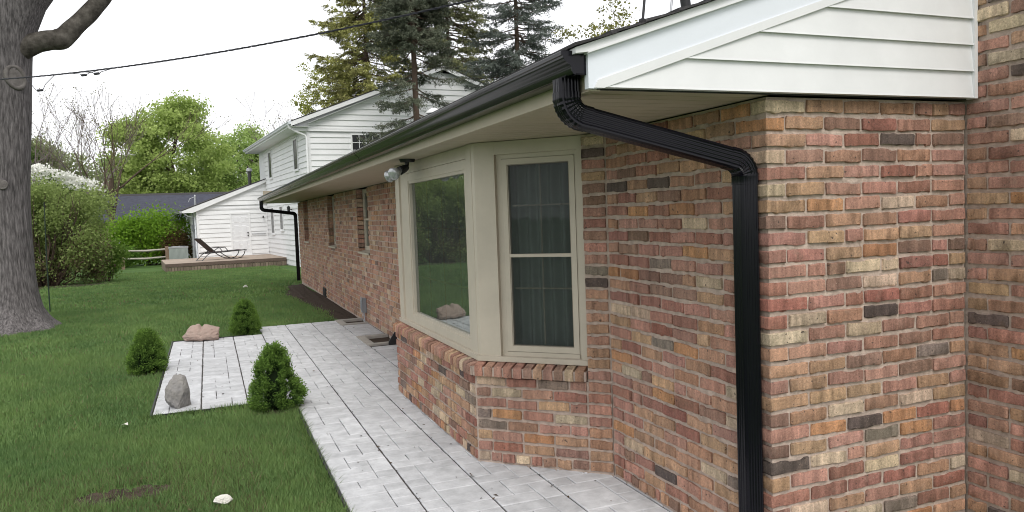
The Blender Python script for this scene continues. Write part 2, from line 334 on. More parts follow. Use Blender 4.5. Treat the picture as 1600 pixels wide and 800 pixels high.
def brick_geo(fr, s0, s1, z0, z1, depth=0.03, hi=True):
    """a worn brick: rounded, chipped face proud of the mortar. fr(s, d, z) -> world"""
    nx, nz = (11, 4) if hi else (3, 3)
    jx = 0.0030 if hi else 0.0022; pr = br.uniform(-0.003, 0.005); dz_ = br.uniform(-0.0025, 0.0025); z0 += dz_ + br.uniform(-0.001, 0.002); z1 += dz_ + br.uniform(-0.002, 0.001); tilt = br.uniform(-0.002, 0.002); rows = []
    L = s1 - s0; chips = [(br.uniform(0, 1), br.choice([0, 1]), br.uniform(0.0, 0.010)) for _ in range(2)] if hi else []
    sk = br.uniform(-0.0025, 0.0025); bow = br.uniform(-0.002, 0.003)
    for k in range(nz):
        for i in range(nx):
            u = i / (nx - 1); v = k / (nz - 1); uu, vv = u, v
            if nx > 3:
                uu = UX[i]; vv = [0, 0.09, 0.91, 1][k]
            cnr = (0.0035 if hi and i in (0, nx - 1) and k in (0, nz - 1) else 0.0)
            s = s0 + L * uu + br.uniform(-jx, jx) * 0.8 + (cnr if i == 0 else -cnr); z = z0 + (z1 - z0) * vv + br.uniform(-jx, jx) * (0.5 if k else 0.9) + sk * (uu - 0.5) * 2 + (cnr if k == 0 else -cnr)
            bord = (i in (0, nx - 1)) + (k in (0, nz - 1))
            d = pr + tilt * (u - 0.5) * 2 + br.uniform(-0.0012, 0.0012) - (br.uniform(0.0015, 0.006) * bord if hi else 0.002 * bord)
            if bord and k in (0, nz - 1):
                z += bow * (1 - (2 * uu - 1) ** 2) + (br.uniform(-0.0015, 0.0045) if k == 0 else br.uniform(-0.0015, 0.0008)) * (1 if hi else 0.3)
                for cu_, side, am in chips:
                    if (k == 0) == (side == 0) and abs(cu_ - uu) < 0.2: z += am * (1 if k == 0 else -1) * 0.8; d -= am * 0.3
            rows.append(fr(s, d, z))
    fs_ = [(k * nx + i, k * nx + i + 1, (k + 1) * nx + i + 1, (k + 1) * nx + i) for k in range(nz - 1) for i in range(nx - 1)]
    ring = [i for i in range(nx)] + [k * nx + nx - 1 for k in range(1, nz)] + [(nz - 1) * nx + i for i in range(nx - 2, -1, -1)] + [k * nx for k in range(nz - 2, 0, -1)]
    n0 = len(rows); uv = []
    for idx in ring:
        i = idx % nx; k = idx // nx
        uu = UX[i] if nx > 3 else i / (nx - 1); vv = [0, 0.09, 0.91, 1][k] if nx > 3 else k / (nz - 1)
        rows.append(fr(s0 + L * uu, -depth, z0 + (z1 - z0) * vv))
    m_ = len(ring)
    fs_ += [(n0 + i, n0 + (i + 1) % m_, ring[(i + 1) % m_], ring[i]) for i in range(m_)]
    return rows, fs_
bricks = []        # (screen size, verts, faces, colour, wall key)
def facing(fr):
    n_ = Vector(fr(0, 1, 0)) - Vector(fr(0, 0, 0)); c = Vector(fr(0.5, 0, 1)); return n_.dot(Vector(CAM) - c) > 0
def lay(key, fr, length, z_lo, z_hi, holes=(), start=0.0, corner0=False, corner1=False, base_header=False, warm=0.0, hidden=None, par=0, module=0.205, mj=0.0138):
    k = 0
    while True:
        zb = Z0 + k * CH; zt = zb + CH
        if zt > z_hi + 0.02: break
        k += 1
        if zb < z_lo - 0.01: continue
        odd = (k + par) % 2
        s = start; first = True
        if corner0: s = 0.0 if odd else 0.098
        elif odd: s = start - module / 2
        segs = []
        while s < length - 0.02:
            ln = module if not (base_header and k == 1) else br.uniform(0.07, 0.1)
            if br.random() < 0.06 and not (corner0 and first): ln *= 0.5
            a0, a1 = max(s, start if not corner0 else 0), min(s + ln, length)
            if length - a1 < 0.05: a1 = length
            s += ln
            if corner0 and first: pass
            if a1 - a0 > 0.03: segs.append((a0, a1, corner0 and first and odd)); 
            first = False
            if a1 >= length: break
        for (a0, a1, isq) in segs:
            zc = (zb + zt) / 2; parts = [(a0, a1)]
            for (h0, h1, hz0, hz1) in holes:
                if hz0 < zc < hz1:
                    np_ = []
                    for (p0, p1) in parts:
                        if p1 <= h0 or p0 >= h1: np_.append((p0, p1)); continue
                        if h0 - p0 > 0.04: np_.append((p0, h0 + mj / 2))
                        if p1 - h1 > 0.04: np_.append((h1 - mj / 2, p1))
                    parts = np_
            for (p0, p1) in parts:
                g0 = 0.0 if (isq and p0 == 0) else mj / 2
                c = fr((p0 + p1) / 2, 0, zc); q = proj(c)
                far = q is None or q[2] > 9
                va, fa = brick_geo(fr, p0 + g0, p1 - mj / 2, zb + mj / 2, zt - mj / 2, depth=0.09 if isq else 0.03, hi=not far)
                quad = [fr(p0, 0, zb), fr(p1, 0, zb), fr(p1, 0, zt), fr(p0, 0, zt)]
                ss = 0 if (hidden and hidden(c)) else (screen_size(quad) if facing(fr) else 0)
                bricks.append((ss, va, fa, bcol(warm), key))
# frames
fr_gable = lambda s, d, z: (s, -d, z)
fr_side = lambda s, d, z: (-d, s, z)
r2 = math.sqrt(0.5); BA = (-0.624, 1.98); BLEN = 0.883
fr_bays = lambda s, d, z: (BA[0] + r2 * s - r2 * d, BA[1] - r2 * s - r2 * d, z)
fr_bayf = lambda s, d, z: (-0.624 - d, 1.98 + s, z)
BF = (-0.624, 4.13)
fr_bayb = lambda s, d, z: (BF[0] + r2 * s - r2 * d, BF[1] + r2 * s + r2 * d, z)
fr_chx = lambda s, d, z: (WX - d, -s, z)
fr_chy = lambda s, d, z: (WX + s, -0.82 - d, z)
SOF = 1.987
WINS = [(8.37, 9.22), (11.42, 12.27), (15.3, 16.15)]; WZ0, WZ1 = 1.06, 1.99
lay('gable_wall', fr_gable, WX, 0, 1.98, corner0=True, par=0)
lay('chimney', fr_chx, 0.82, 0, 3.6, corner1=True, par=1)
lay('chimney', fr_chy, 1.5, 0, 3.6, par=0, corner0=True)
lay('side_wall', fr_side, 1.35, 0, 1.98, corner0=True, par=1, base_header=True, hidden=lambda c: c[1] < 0.1)
lay('bay_wall', fr_bays, 0.735, 0, 0.53, start=0.008, base_header=True)
lay('bay_wall', lambda s, d, z: fr_bays(s + 0.735, d, z), 0.148, 0, 1.98, module=0.205, par=1)
lay('bay_wall', fr_bayf, 2.145, 0, 0.53, start=0.008, base_header=True)
lay('bay_wall', fr_bayb, 0.883, 0, 0.53, start=0.008)
lay('far_wall', lambda s, d, z: fr_side(s + 4.75, d, z), 12.59, 0, 1.98, holes=[(a - 4.75, b - 4.75, WZ0 - 0.05, WZ1) for a, b in WINS], warm=0.3, hidden=lambda c: c[1] < 7.0)
# mortar backing of each wall
walls = {}
b = MB(); b.box(0.0092, WX, 0.0092, 0.22, -0.3, 1.98); walls['gable_wall'] = b.build('gable_wall', M['mortar'], house)
b = MB(); b.box(WX + 0.0092, WX + 1.6, -0.8135, 0.4, -0.3, 3.62); walls['chimney'] = b.build('chimney', M['mortar'], house)
b = MB(); b.box(0.0094, 0.22, 0.222, 1.62, -0.3, 1.98); b.box(0.0094, 0.02, 0.0094, 0.2215, -0.3, 1.9795); walls['side_wall'] = b.build('side_wall', M['mortar'], house)
b = MB(); i_ = 0.0094; q_ = i_ * 0.4142
b.prism([(-0.624 + i_, 1.98 + q_, -0.3), (-0.624 + i_, 4.13 - q_, -0.3), (0.0, 4.13 + 0.624 - 0.0095, -0.3), (0.006, 1.356 + 0.0093, -0.3)], (0, 0, 0.842))
pr0, pr1 = 0.735, 0.92
b.prism([fr_bays(pr0 + 0.004, -0.0094, 0.543), fr_bays(pr1, -0.0094, 0.543), fr_bays(pr1, -0.12, 0.543), fr_bays(pr0 + 0.004, -0.12, 0.543)], (0, 0, 1.437))
walls['bay_wall'] = b.build('bay_wall', M['mortar'], house)
b = MB(); y = 4.6
for (a, c) in WINS:
    b.box(0.0094, 0.22, y, a, -0.3, 1.98); b.box(0.0094, 0.22, a, c, -0.3, WZ0 - 0.05); y = c
b.box(0.0094, 0.22, y, 17.34, -0.3, 1.98); b.box(0.22, 11, 17.15, 17.34, -0.3, 1.98)
walls['far_wall'] = b.build('far_wall', M['mortar'], house)
bricks.sort(key=lambda t: -t[0]); restb = MB()
for i, (ss, v, f, c, key) in enumerate(bricks):
    if i < 300 and ss > 0:
        m_ = MB(); m_.add(v, f, c); m_.build('brick', M['brick'], walls[key], smooth=40)
    else: restb.add(v, f, c)
restb.build('brickwork', M['brick'], house, smooth=40, kind='stuff')

# rowlock brick sill of the bay
def sill_brick(fr, s, wdt):
    b = MB(); j = lambda a=0.002: br.uniform(-a, a); o_ = 0.026 + br.uniform(-0.004, 0.004)
    z0, z1, zb = 0.548, 0.612, 0.648
    prof = [(o_, z0), (o_ + 0.002, z0 + 0.012), (o_ + 0.001, z1 - 0.012), (o_ - 0.008, z1 + j()), (-0.12, zb), (-0.12, z0)]
    r0 = [fr(s + 0.004 + j(), d + j(), z + j()) for d, z in prof]; rm = [fr(s + wdt / 2, d + 0.002 + j(), z + 0.001 + j()) for d, z in prof]; r1 = [fr(s + wdt - 0.004 + j(), d + j(), z + j()) for d, z in prof]
    b.loft([r0, rm, r1], col=bcol(0.15)); return b.build('sill_brick', M['brick'], walls['bay_wall'], smooth=40)
n_ = 31
for k in range(n_): sill_brick(fr_bayf, 0.012 + k * 2.13 / n_, 2.13 / n_ - 0.006)
n_ = 11
for k in range(n_): sill_brick(fr_bays, 0.012 + k * 0.72 / n_, 0.72 / n_ - 0.006)
for k in range(12): sill_brick(fr_bayb, 0.012 + k * 0.86 / 12, 0.86 / 12 - 0.006)
b = MB(); b.fbox(fr_bayf, 0.0, 2.15, -0.12, 0.020, 0.549, 0.604); b.fbox(fr_bays, 0.0, 0.735, -0.12, 0.0195, 0.5495, 0.6035); b.build('sill_mortar', M['mortar'], house)

# ---- soffit panels, fascia, gutter
b = MB(); pw = 0.3048
prof = [(0.0, 0.009), (0.004, 0), (0.097, 0), (0.1016, 0.009), (0.1062, 0), (0.1986, 0), (0.2032, 0.009), (0.2078, 0), (0.3008, 0), (0.3048, 0.009)]
for (p0, p1) in zip(prof, prof[1:]): b.add([(-0.795, p0[0], p0[1]), (0.02, p0[0], p0[1]), (0.02, p1[0], p1[1]), (-0.795, p1[0], p1[1])], [(3, 2, 1, 0)])
sp = b.build('soffit_panel', M['soffit'], house); sp.location = (0, -0.02, SOF)
for k in range(1, 59):
    c = sp.copy(); COL.objects.link(c); c.parent = house; c.location = (0, -0.02 + pw * k, SOF)
b = MB(); b.box(0.0, 11, -0.03, 17.7, 2.0, 2.012); b.build('ceiling', M['dark'], house)
b = MB(); b.box(-0.802, -0.782, -0.03, 17.75, 1.984, 2.125); b.box(-0.808, -0.768, -0.03, 17.75, 1.979, 1.9835); b.box(-0.78, 0.05, 17.71, 17.745, 1.984, 2.3); b.build('fascia', M['soffit'], house)
gp = [(-0.8035, 2.117), (-0.8035, 2.036), (-0.868, 2.034), (-0.876, 2.037), (-0.881, 2.046), (-0.883, 2.060), (-0.889, 2.069), (-0.899, 2.076), (-0.908, 2.084), (-0.914, 2.093), (-0.915, 2.100), (-0.921, 2.102), (-0.922, 2.114), (-0.919, 2.117), (-0.910, 2.116), (-0.909, 2.110)]
gin = [(-0.905, 2.096), (-0.895, 2.082), (-0.88, 2.071), (-0.874, 2.045), (-0.866, 2.039), (-0.809, 2.040), (-0.809, 2.117)]
b = MB(); full = gp + gin; ysg = [-0.034] + [3.05 * k for k in range(1, 6)] + [17.78]
b.loft([[(x, yy, z + 0.0012 * math.sin(yy * 1.7)) for x, z in full] for yy in np.linspace(-0.034, 17.78, 40)], cap=True)
gut = b.build('gutter', M['black'], house, smooth=25)
b = MB(); capo = [(x - 0.0015 if i not in (0, 1) else x, z) for i, (x, z) in enumerate(gp[:14])]
b.prism([(x, -0.0355, z) for x, z in capo], (0, -0.003, 0)); b.prism([(-0.868, -0.0385, 2.0335), (-0.8035, -0.0385, 2.0335), (-0.8035, -0.0385, 2.0375), (-0.868, -0.0385, 2.0375)], (0, 0.016, 0))
b.build('end_cap', M['spout'], gut)
for yy in (4.1, 9.9, 14.2):
    b = MB(); b.loft([[(x - (0.0016 if i > 1 and i < 14 else 0), y_, z - 0.0008) for i, (x, z) in enumerate(gp)] for y_ in (yy, yy + 0.1)], cap=False, closed=False)
    b.build('seam', M['black'], gut, smooth=25)

# ---- ribbed rectangular downspouts with pleated elbows
def spout(name, y0, path, hx=0.041, hy=0.0365, fx=1):
    """path in the x-z plane at y0: list of (x, z, elbow?)"""
    sec = []
    for sx, sy, ax in ((-1, -1, 0), (1, -1, 1), (1, 1, 0), (-1, 1, 1)):
        pass
    def side(p, q, ribs, n_):
        o = []
        for i in range(n_):
            t = i / n_; o.append((p[0] + (q[0] - p[0]) * t, p[1] + (q[1] - p[1]) * t, 1.0 if ribs and (i % 4) in (2, 3) and 2 < i < n_ - 1 else 0.0))
        return o
    c = 0.006
    sec = side((-hx + c, -hy), (hx - c, -hy), True, 20) + side((hx, -hy + c), (hx, hy - c), True, 16) + side((hx - c, hy), (-hx + c, hy), False, 6) + side((-hx, hy - c), (-hx, -hy + c), True, 16)
    b = MB(); rings = []
    n = len(path)
    for i, (x, z, k) in enumerate(path):
        x0, z0 = path[max(i - 1, 0)][:2]; x1, z1 = path[min(i + 1, n - 1)][:2]; t = Vector((x1 - x0, 0, z1 - z0)).normalized(); nn = Vector((-t.z, 0, t.x))
        sc = 1.0 + k; ring = []
        for (u, v, g) in sec:
            gu = u * sc; gv = v * sc
            if g and abs(u) < hx - c: gv *= 0.93
            elif g: gu *= 0.95
            ring.append((x + nn.x * gu, y0 + gv, z + nn.z * gu))
        rings.append(ring)
    b.loft(rings); return b.build(name, M['spout'], house, smooth=28)
def elbow(cx, cz, r, a0, a1, n, pleat=0.06, flip=1):
    o = []
    for i in range(n + 1):
        a = rad(a0 + (a1 - a0) * i / n); k = 0.04 + (pleat * 0.5 if i % 2 else -pleat * 0.5)
        if i in (0, n): k = 0.05
        o.append((cx + r * math.cos(a), cz + r * math.sin(a), k))
    return o
def spout_path(xg, zt, xw, zb, z_sl0, z_sl1, r=0.075):
    # down from the gutter, elbow, slope to the wall, elbow, down
    sl = math.degrees(math.atan2(z_sl0 - z_sl1, (xw - r) - (xg + r)))       # slope angle below horizontal
    p = [(xg, zt, 0.0), (xg, z_sl0 + r + 0.02, 0.0), (xg, z_sl0 + r + 0.019, 0.05)]
    c1 = (xg + r, z_sl0 + r); p += elbow(c1[0], c1[1], r, 180, 270 - sl, 16)
    ex, ez = p[-1][:2]; dx, dz = math.cos(rad(sl)), -math.sin(rad(sl))
    p += [(ex + dx * 0.03, ez + dz * 0.03, 0.05), (ex + dx * 0.031, ez + dz * 0.031, 0.0)]
    # second elbow: centre below-left of the corner
    r2_ = r; a0 = 90 - sl; ox = xw - r2_; sx = ox + r2_ * math.cos(rad(a0))
    t = (sx - ex) / dx; sz = ez + dz * t; cz = sz - r2_ * math.sin(rad(a0))
    p += [(sx - dx * 0.031, sz - dz * 0.031, 0.0), (sx - dx * 0.03, sz - dz * 0.03, 0.05)]
    p += elbow(ox, cz, r2_, a0, 0, 14)
    p += [(xw, cz - 0.03, 0.05), (xw, cz - 0.031, 0.0), (xw, zb, 0.0)]
    return p
spout('downspout', 0.072, spout_path(-0.853, 2.036, -0.052, -0.02, 1.893, 1.741))
spout('downspout', 17.45, spout_path(-0.853, 2.036, -0.050, 0.02, 1.815, 1.72))

# ---- roof, rake boards, gable siding
RS = 0.337; GY = -0.05
zr = lambda x: 2.125 + RS * (x + 0.89)
b = MB(); x = -0.89; RX = 6.2
while x < RX:
    x1 = min(x + 0.143, RX); zz = lambda q: zr(q)
    b.prism([(x, GY - 0.035 + br.uniform(-0.006, 0.006), zr(x) + 0.0), (x1 + 0.03, GY - 0.035, zr(x1 + 0.03) - 0.004), (x1 + 0.03, GY - 0.035, zr(x1 + 0.03)), (x, GY - 0.035, zr(x) + 0.012)], (0, 17.9, 0)); x = x1
b.prism([(RX, GY - 0.03, zr(RX)), (RX + 6.4, GY - 0.03, zr(-0.2)), (RX + 6.4, GY - 0.03, zr(-0.2) + 0.02), (RX, GY - 0.03, zr(RX) + 0.012)], (0, 17.9, 0))
b.prism([(-0.86, 0.1, 2.118), (RX, 0.1, zr(RX) - 0.012), (RX, 0.1, zr(RX) - 0.02), (-0.80, 0.1, 2.116)], (0, 17.6, 0))
roof = b.build('roof', M['shingle'], house)
lineA = lambda x: 2.106 + RS * (x + 0.825); lineB = lambda x: 1.990 + RS * (x + 0.772)
XR = 1.128
b = MB(); b.prism([(-0.826, GY - 0.004, 1.984), (-0.79, GY - 0.004, 1.984), (XR, GY - 0.004, lineB(XR) + 0.028), (XR, GY - 0.004, lineA(XR)), (-0.826, GY - 0.004, lineA(-0.826))], (0, 0.03, 0)); b.build('rake_board', M['fascia'], house)
b = MB(); b.prism([(-0.772, GY - 0.010, 1.986), (-0.766, GY - 0.010, 1.986), (XR, GY - 0.010, lineB(XR)), (XR, GY - 0.010, lineB(XR) + 0.030), (-0.79, GY - 0.010, lineB(-0.79) + 0.030), (-0.805, GY - 0.010, 1.986)], (0, 0.02, 0)); b.build('siding_channel', M['white'], house)
b = MB(); b.prism([(-0.833, GY - 0.018, lineA(-0.833)), (XR, GY - 0.018, lineA(XR)), (XR, GY - 0.018, lineA(XR) + 0.036), (-0.88, GY - 0.018, lineA(-0.88) + 0.036), (-0.88, GY - 0.018, lineA(-0.88) + 0.016), (-0.833, GY - 0.018, lineA(-0.833) + 0.006)], (0, 0.05, 0))
b.prism([(-0.833, GY - 0.023, lineA(-0.833) + 0.0015), (XR, GY - 0.023, lineA(XR) + 0.0015), (XR, GY - 0.023, lineA(XR) + 0.008), (-0.833, GY - 0.023, lineA(-0.833) + 0.008)], (0, 0.0048, 0)); b.build('rake_trim', M['white'], house)
b = MB(); b.box(1.108, 1.1285, GY - 0.012, GY + 0.05, 1.986, 2.75); b.build('corner_trim', M['white'], house)
ex = 0.1165; z = 1.990; k = 0
xl = lambda zz: (zz - 1.990) / RS - 0.772 - 0.02
while z < 2.7:
    z1 = z + ex; xa, xb = max(xl(z), -0.79), xl(z1 + 0.004)
    yo, yi = GY - 0.006, GY + 0.006
    if xb < 1.1:
        b = MB()
        b.add([(xa, yo, z), (1.11, yo, z), (1.11, yi, z1 + 0.004), (xb, yi, z1 + 0.004), (xa, GY + 0.03, z), (1.11, GY + 0.03, z)], [(0, 1, 2, 3), (5, 1, 0, 4)])
        b.add([(xa, yo - 0.0025, z - 0.001), (1.11, yo - 0.0025, z - 0.001), (1.11, yo - 0.001, z + 0.007), (xa + 0.012, yo - 0.001, z + 0.007)], [(0, 1, 2, 3)])
        b.build('siding_board', M['white'], house)
    z = z1
b = MB(); b.prism([(-0.8, GY + 0.03, 1.985), (1.14, GY + 0.03, 1.985), (1.14, GY + 0.03, 2.75), (RX, GY + 0.2, zr(RX) - 0.03), (-0.8, GY + 0.03, 2.11)], (0, 0.012, 0)); b.build('gable_sheathing', M['dark'], house)
# vent pipe, service mast, guy rod, roof cap
b = MB(); px_, py_ = 2.44, 4.0; b.tube([(px_, py_, zr(px_) - 0.05), (px_ - 0.1, py_, zr(px_) + 0.75)], 0.05, 14); b.build('vent_pipe', M['blackp'], house, smooth=40)
b = MB(); px_, py_ = 1.31, 3.1; b.tube([(px_, py_, zr(px_) - 0.05), (px_ + 0.12, py_, 3.75)], 0.011, 10); b.box(px_ + 0.01, px_ + 0.055, py_ - 0.02, py_ + 0.02, zr(px_) + 0.22, zr(px_) + 0.25); b.build('service_mast', M['blackp'], house, smooth=40)
b = MB(); b.tube([(1.52, 3.0, zr(1.52) - 0.03), (1.66, 3.0, 3.9)], 0.010, 8); b.build('guy_rod', M['steel'], house)
vx, vy = 0.64, 7.0; b = MB(); b.tube([(vx, vy, zr(vx) - 0.05), (vx, vy, zr(vx) + 0.20)], 0.05, 12); b.tube([(vx, vy, zr(vx) + 0.20), (vx, vy, zr(vx) + 0.225), (vx, vy, zr(vx) + 0.265)], [0.10, 0.095, 0.03], 16); b.build('roof_vent', M['white'], house, smooth=50)
b = MB(); b.box(3.0, 3.05, 0.25, 17.1, -0.2, 2.0); b.box(0.22, 11.0, 0.25, 17.1, -0.027, -0.022); b.box(11, 11.1, 0, 17.3, -0.3, 2.0); b.box(WX + 1.55, 11, 0.0, 0.2, -0.3, 2.0); b.build('interior_wall', M['dark'], house)

# ---- bay window
def offs(fr, o): return lambda s, d, z: fr(s, d - o, z)
bw = MB(); OF = 0.06
ff = offs(fr_bayf, OF); fs2 = offs(fr_bays, OF); fb2 = offs(fr_bayb, OF)
FZ0, FZ1 = 0.635, 1.984
# front: s = y - 1.98 ; casing pieces
cs0, cs1 = 0.05, 2.08
bw.fbox(ff, 0.03, cs1 + 0.03, -0.05, 0.03, FZ0, 0.668)                 # sloping sill board
bw.fbox(ff, cs0, 0.145, -0.05, 0.012, 0.668, FZ1)                      # right jamb board
bw.fbox(ff, 1.76, cs1, -0.05, 0.000, 0.668, FZ1)                       # left post
bw.fbox(ff, 1.985, cs1 + 0.004, -0.05, 0.014, 0.6685, FZ1 - 0.001)
bw.fbox(ff, 0.145, 1.76, -0.05, 0.002, 1.915, FZ1)                     # head
bw.fbox(ff, 0.145, 1.76, -0.05, 0.010, 1.90, 1.917)
bw.build('bay_casing', M['trim'], house)
def sash(name, fr, s0, s1, z0, z1, wd, d0, d1, parent, m=M['trim'], pane=None, bead=0.008):
    b = MB(); b.fbox(fr, s0, s0 + wd, d0, d1, z0, z1); b.fbox(fr, s1 - wd, s1, d0, d1, z0, z1); b.fbox(fr, s0 + wd, s1 - wd, d0, d1 - 0.0006, z0, z0 + wd); b.fbox(fr, s0 + wd, s1 - wd, d0, d1 - 0.0006, z1 - wd, z1)
    if bead:
        q = wd + bead; e_ = d1 - 0.006
        b.fbox(fr, s0 + wd, s0 + q, d0, e_, z0 + wd, z1 - wd); b.fbox(fr, s1 - q, s1 - wd, d0, e_, z0 + wd, z1 - wd); b.fbox(fr, s0 + q, s1 - q, d0, e_ - 0.0005, z0 + wd, z0 + q); b.fbox(fr, s0 + q, s1 - q, d0, e_ - 0.0005, z1 - q, z1 - wd)
    o = b.build(name, m, parent)
    if pane:
        b = MB(); dm = (d0 + d1) / 2 - 0.004; q4 = [fr(s0 + wd * 0.8, dm, z0 + wd * 0.8), fr(s1 - wd * 0.8, dm, z0 + wd * 0.8), fr(s1 - wd * 0.8, dm, z1 - wd * 0.8), fr(s0 + wd * 0.8, dm, z1 - wd * 0.8)]
        nn_ = (Vector(q4[1]) - Vector(q4[0])).cross(Vector(q4[3]) - Vector(q4[0])); od_ = Vector(fr(0, 1, 0)) - Vector(fr(0, 0, 0)); b.add(q4, [(0, 1, 2, 3) if nn_.dot(od_) > 0 else (3, 2, 1, 0)])
        b.build('pane', pane, o)
    return o
front = sash('picture_window', ff, 0.147, 1.758, 0.670, 1.898, 0.062, -0.045, 0.006, house, pane=M['glass'], bead=0.022)
b = MB()
for s in (0.55, 0.95, 1.35): b.fbox(ff, s - 0.006, s + 0.006, -0.060, -0.052, 0.75, 1.85)
for z in (1.05, 1.45): b.fbox(ff, 0.2, 1.7, -0.0595, -0.0525, z - 0.006, z + 0.006)
b.build('grille', M['trim'], front)
# corner post + side casing
b = MB()
c0 = ff(0.048, 0.004, FZ0); 
b.prism([ff(0.052, 0.010, FZ0), ff(0.052, -0.05, FZ0), fs2(0.165, -0.05, FZ0), fs2(0.165, 0.006, FZ0), fs2(0.028, 0.006, FZ0)][::-1], (0, 0, FZ1 - FZ0))
b.fbox(fs2, 0.01, 0.735, -0.05, 0.028, FZ0 - 0.002, 0.664)
b.fbox(fs2, 0.690, 0.735, -0.06, 0.006, 0.664, FZ1 - 0.0005)
b.fbox(fs2, 0.165, 0.690, -0.06, 0.0055, 1.905, FZ1 - 0.0008)
b.fbox(fs2, 0.1655, 0.200, -0.06, -0.022, 0.664, 1.905); b.fbox(fs2, 0.672, 0.6895, -0.06, -0.022, 0.664, 1.905); b.fbox(fs2, 0.200, 0.672, -0.06, -0.0225, 1.878, 1.9048)
b.fbox(fs2, 0.200, 0.672, -0.06, -0.014, 0.6645, 0.690)
b.build('corner_post', M['trim'], house)
side = sash('double_hung_window', fs2, 0.202, 0.670, 0.692, 1.876, 0.034, -0.055, -0.018, house, pane=M['glass2'], bead=0.006)
b = MB(); b.fbox(fs2, 0.236, 0.636, -0.053, -0.020, 1.275, 1.295); b.build('meeting_rail', M['trim'], side)
b = MB(); b.add([fs2(0.238, -0.024, 0.728), fs2(0.634, -0.024, 0.728), fs2(0.634, -0.024, 1.842), fs2(0.238, -0.024, 1.842)], [(0, 1, 2, 3)]); b.build('screen', M['screen'], side)
b = MB(); b.fbox(fs2, 0.25, 0.62, -0.068, -0.062, 1.075, 1.085); b.fbox(fs2, 0.25, 0.62, -0.068, -0.062, 1.585, 1.595); b.fbox(fs2, 0.43, 0.44, -0.0685, -0.0615, 0.74, 1.84); b.build('grille', M['trim'], side)
# the hidden far face of the bay
b = MB(); b.fbox(fb2, 0.0, 0.9, -0.05, 0.0, 0.6, FZ1); b.build('bay_panel', M['trim'], house)
# curtains behind the glass
def curtain(fr, s0, s1, d, z0, z1, label):
    n = 90; ring = []
    V = []; Fc = []
    for i in range(n + 1):
        t = i / n; s = s0 + (s1 - s0) * t; dd = d + 0.026 * math.sin(t * (s1 - s0) / 0.075 * 2 * math.pi) + 0.006 * math.sin(t * 37)
        V += [fr(s, dd, z0), fr(s, dd * 1.0 + 0.003, z1)]
    for i in range(n): Fc.append((2 * i, 2 * i + 2, 2 * i + 3, 2 * i + 1))
    b = MB(); b.add(V, Fc); o = b.build('curtain', M['curtain'], smooth=60); tag(o, label, 'curtain'); return o
curtain(fs2, 0.16, 0.72, -0.16, 0.66, 1.9, 'pleated grey curtain behind the narrow side window of the bay')

curtain(ff, 0.1, 1.95, -0.13, 0.66, 1.92, 'sheer pale curtain behind the large pane of the bay')

# ---- long-wall windows
for i, (a, c) in enumerate(WINS):
    fw = lambda s, d, z, a=a: (-d + 0.10, a + s, z); W_ = c - a
    o = sash('window', fw, 0.012, W_ - 0.012, WZ0, 1.975, 0.05, -0.04, 0.0, house, pane=M['glass'])
    b = MB(); b.fbox(fw, 0.06, W_ - 0.06, -0.03, -0.004, 1.505, 1.535); b.build('meeting_rail', M['trim'], o)
    b = MB(); b.add([fw(0.02, -0.06, WZ0), fw(W_ - 0.02, -0.06, WZ0), fw(W_ - 0.02, -0.06, 1.97), fw(0.02, -0.06, 1.97)], [(0, 1, 2, 3)]); b.build('dark_backing', M['darkwin'], o)  # plain dark sheet backing the glass
    b = MB(); b.add([fw(0, 0.112, WZ0 - 0.05), fw(W_, 0.112, WZ0 - 0.05), fw(W_, 0.112, WZ0 - 0.025), fw(0, 0.112, WZ0 - 0.025), fw(0, -0.04, WZ0), fw(W_, -0.04, WZ0)], [(0, 1, 2, 3), (3, 2, 5, 4)]); b.build('window_sill', M['trim'], o)
    b = MB(); b.box(0.0, 0.14, c - 0.0, c + 0.004, WZ0 - 0.04, 1.975); b.build('reveal', M['mortar'], o)
    # brick ends that line the far jamb
    j_ = MB(); k = 0
    while Z0 + k * CH < 1.95:
        zb = Z0 + k * CH; k += 1
        if zb < WZ0 - 0.06: continue
        j_.box(0.002, 0.098, c - 0.008, c + 0.003, zb + 0.0055, zb + CH - 0.0055, bcol(0.3))
    j_.build('jamb_bricks', M['brick'], o, kind='stuff')
# crawl-space vents
b = MB(); b.box(-0.05, 0.01, 6.62, 6.72, -0.02, 0.215); b.prism([(-0.05, 6.6, -0.02), (-0.16, 6.6, -0.02), (-0.16, 6.6, 0.04), (-0.05, 6.6, 0.2)], (0, 0.02, 0)); b.build('vent_cover', M['blackp'], house)
b = MB(); b.box(-0.012, 0.01, 12.95, 13.35, 0.0, 0.17)
for k in range(6): b.box(-0.02, -0.010, 12.97, 13.33, 0.015 + k * 0.025, 0.03 + k * 0.025)
b.build('foundation_vent', M['blackp'], house)

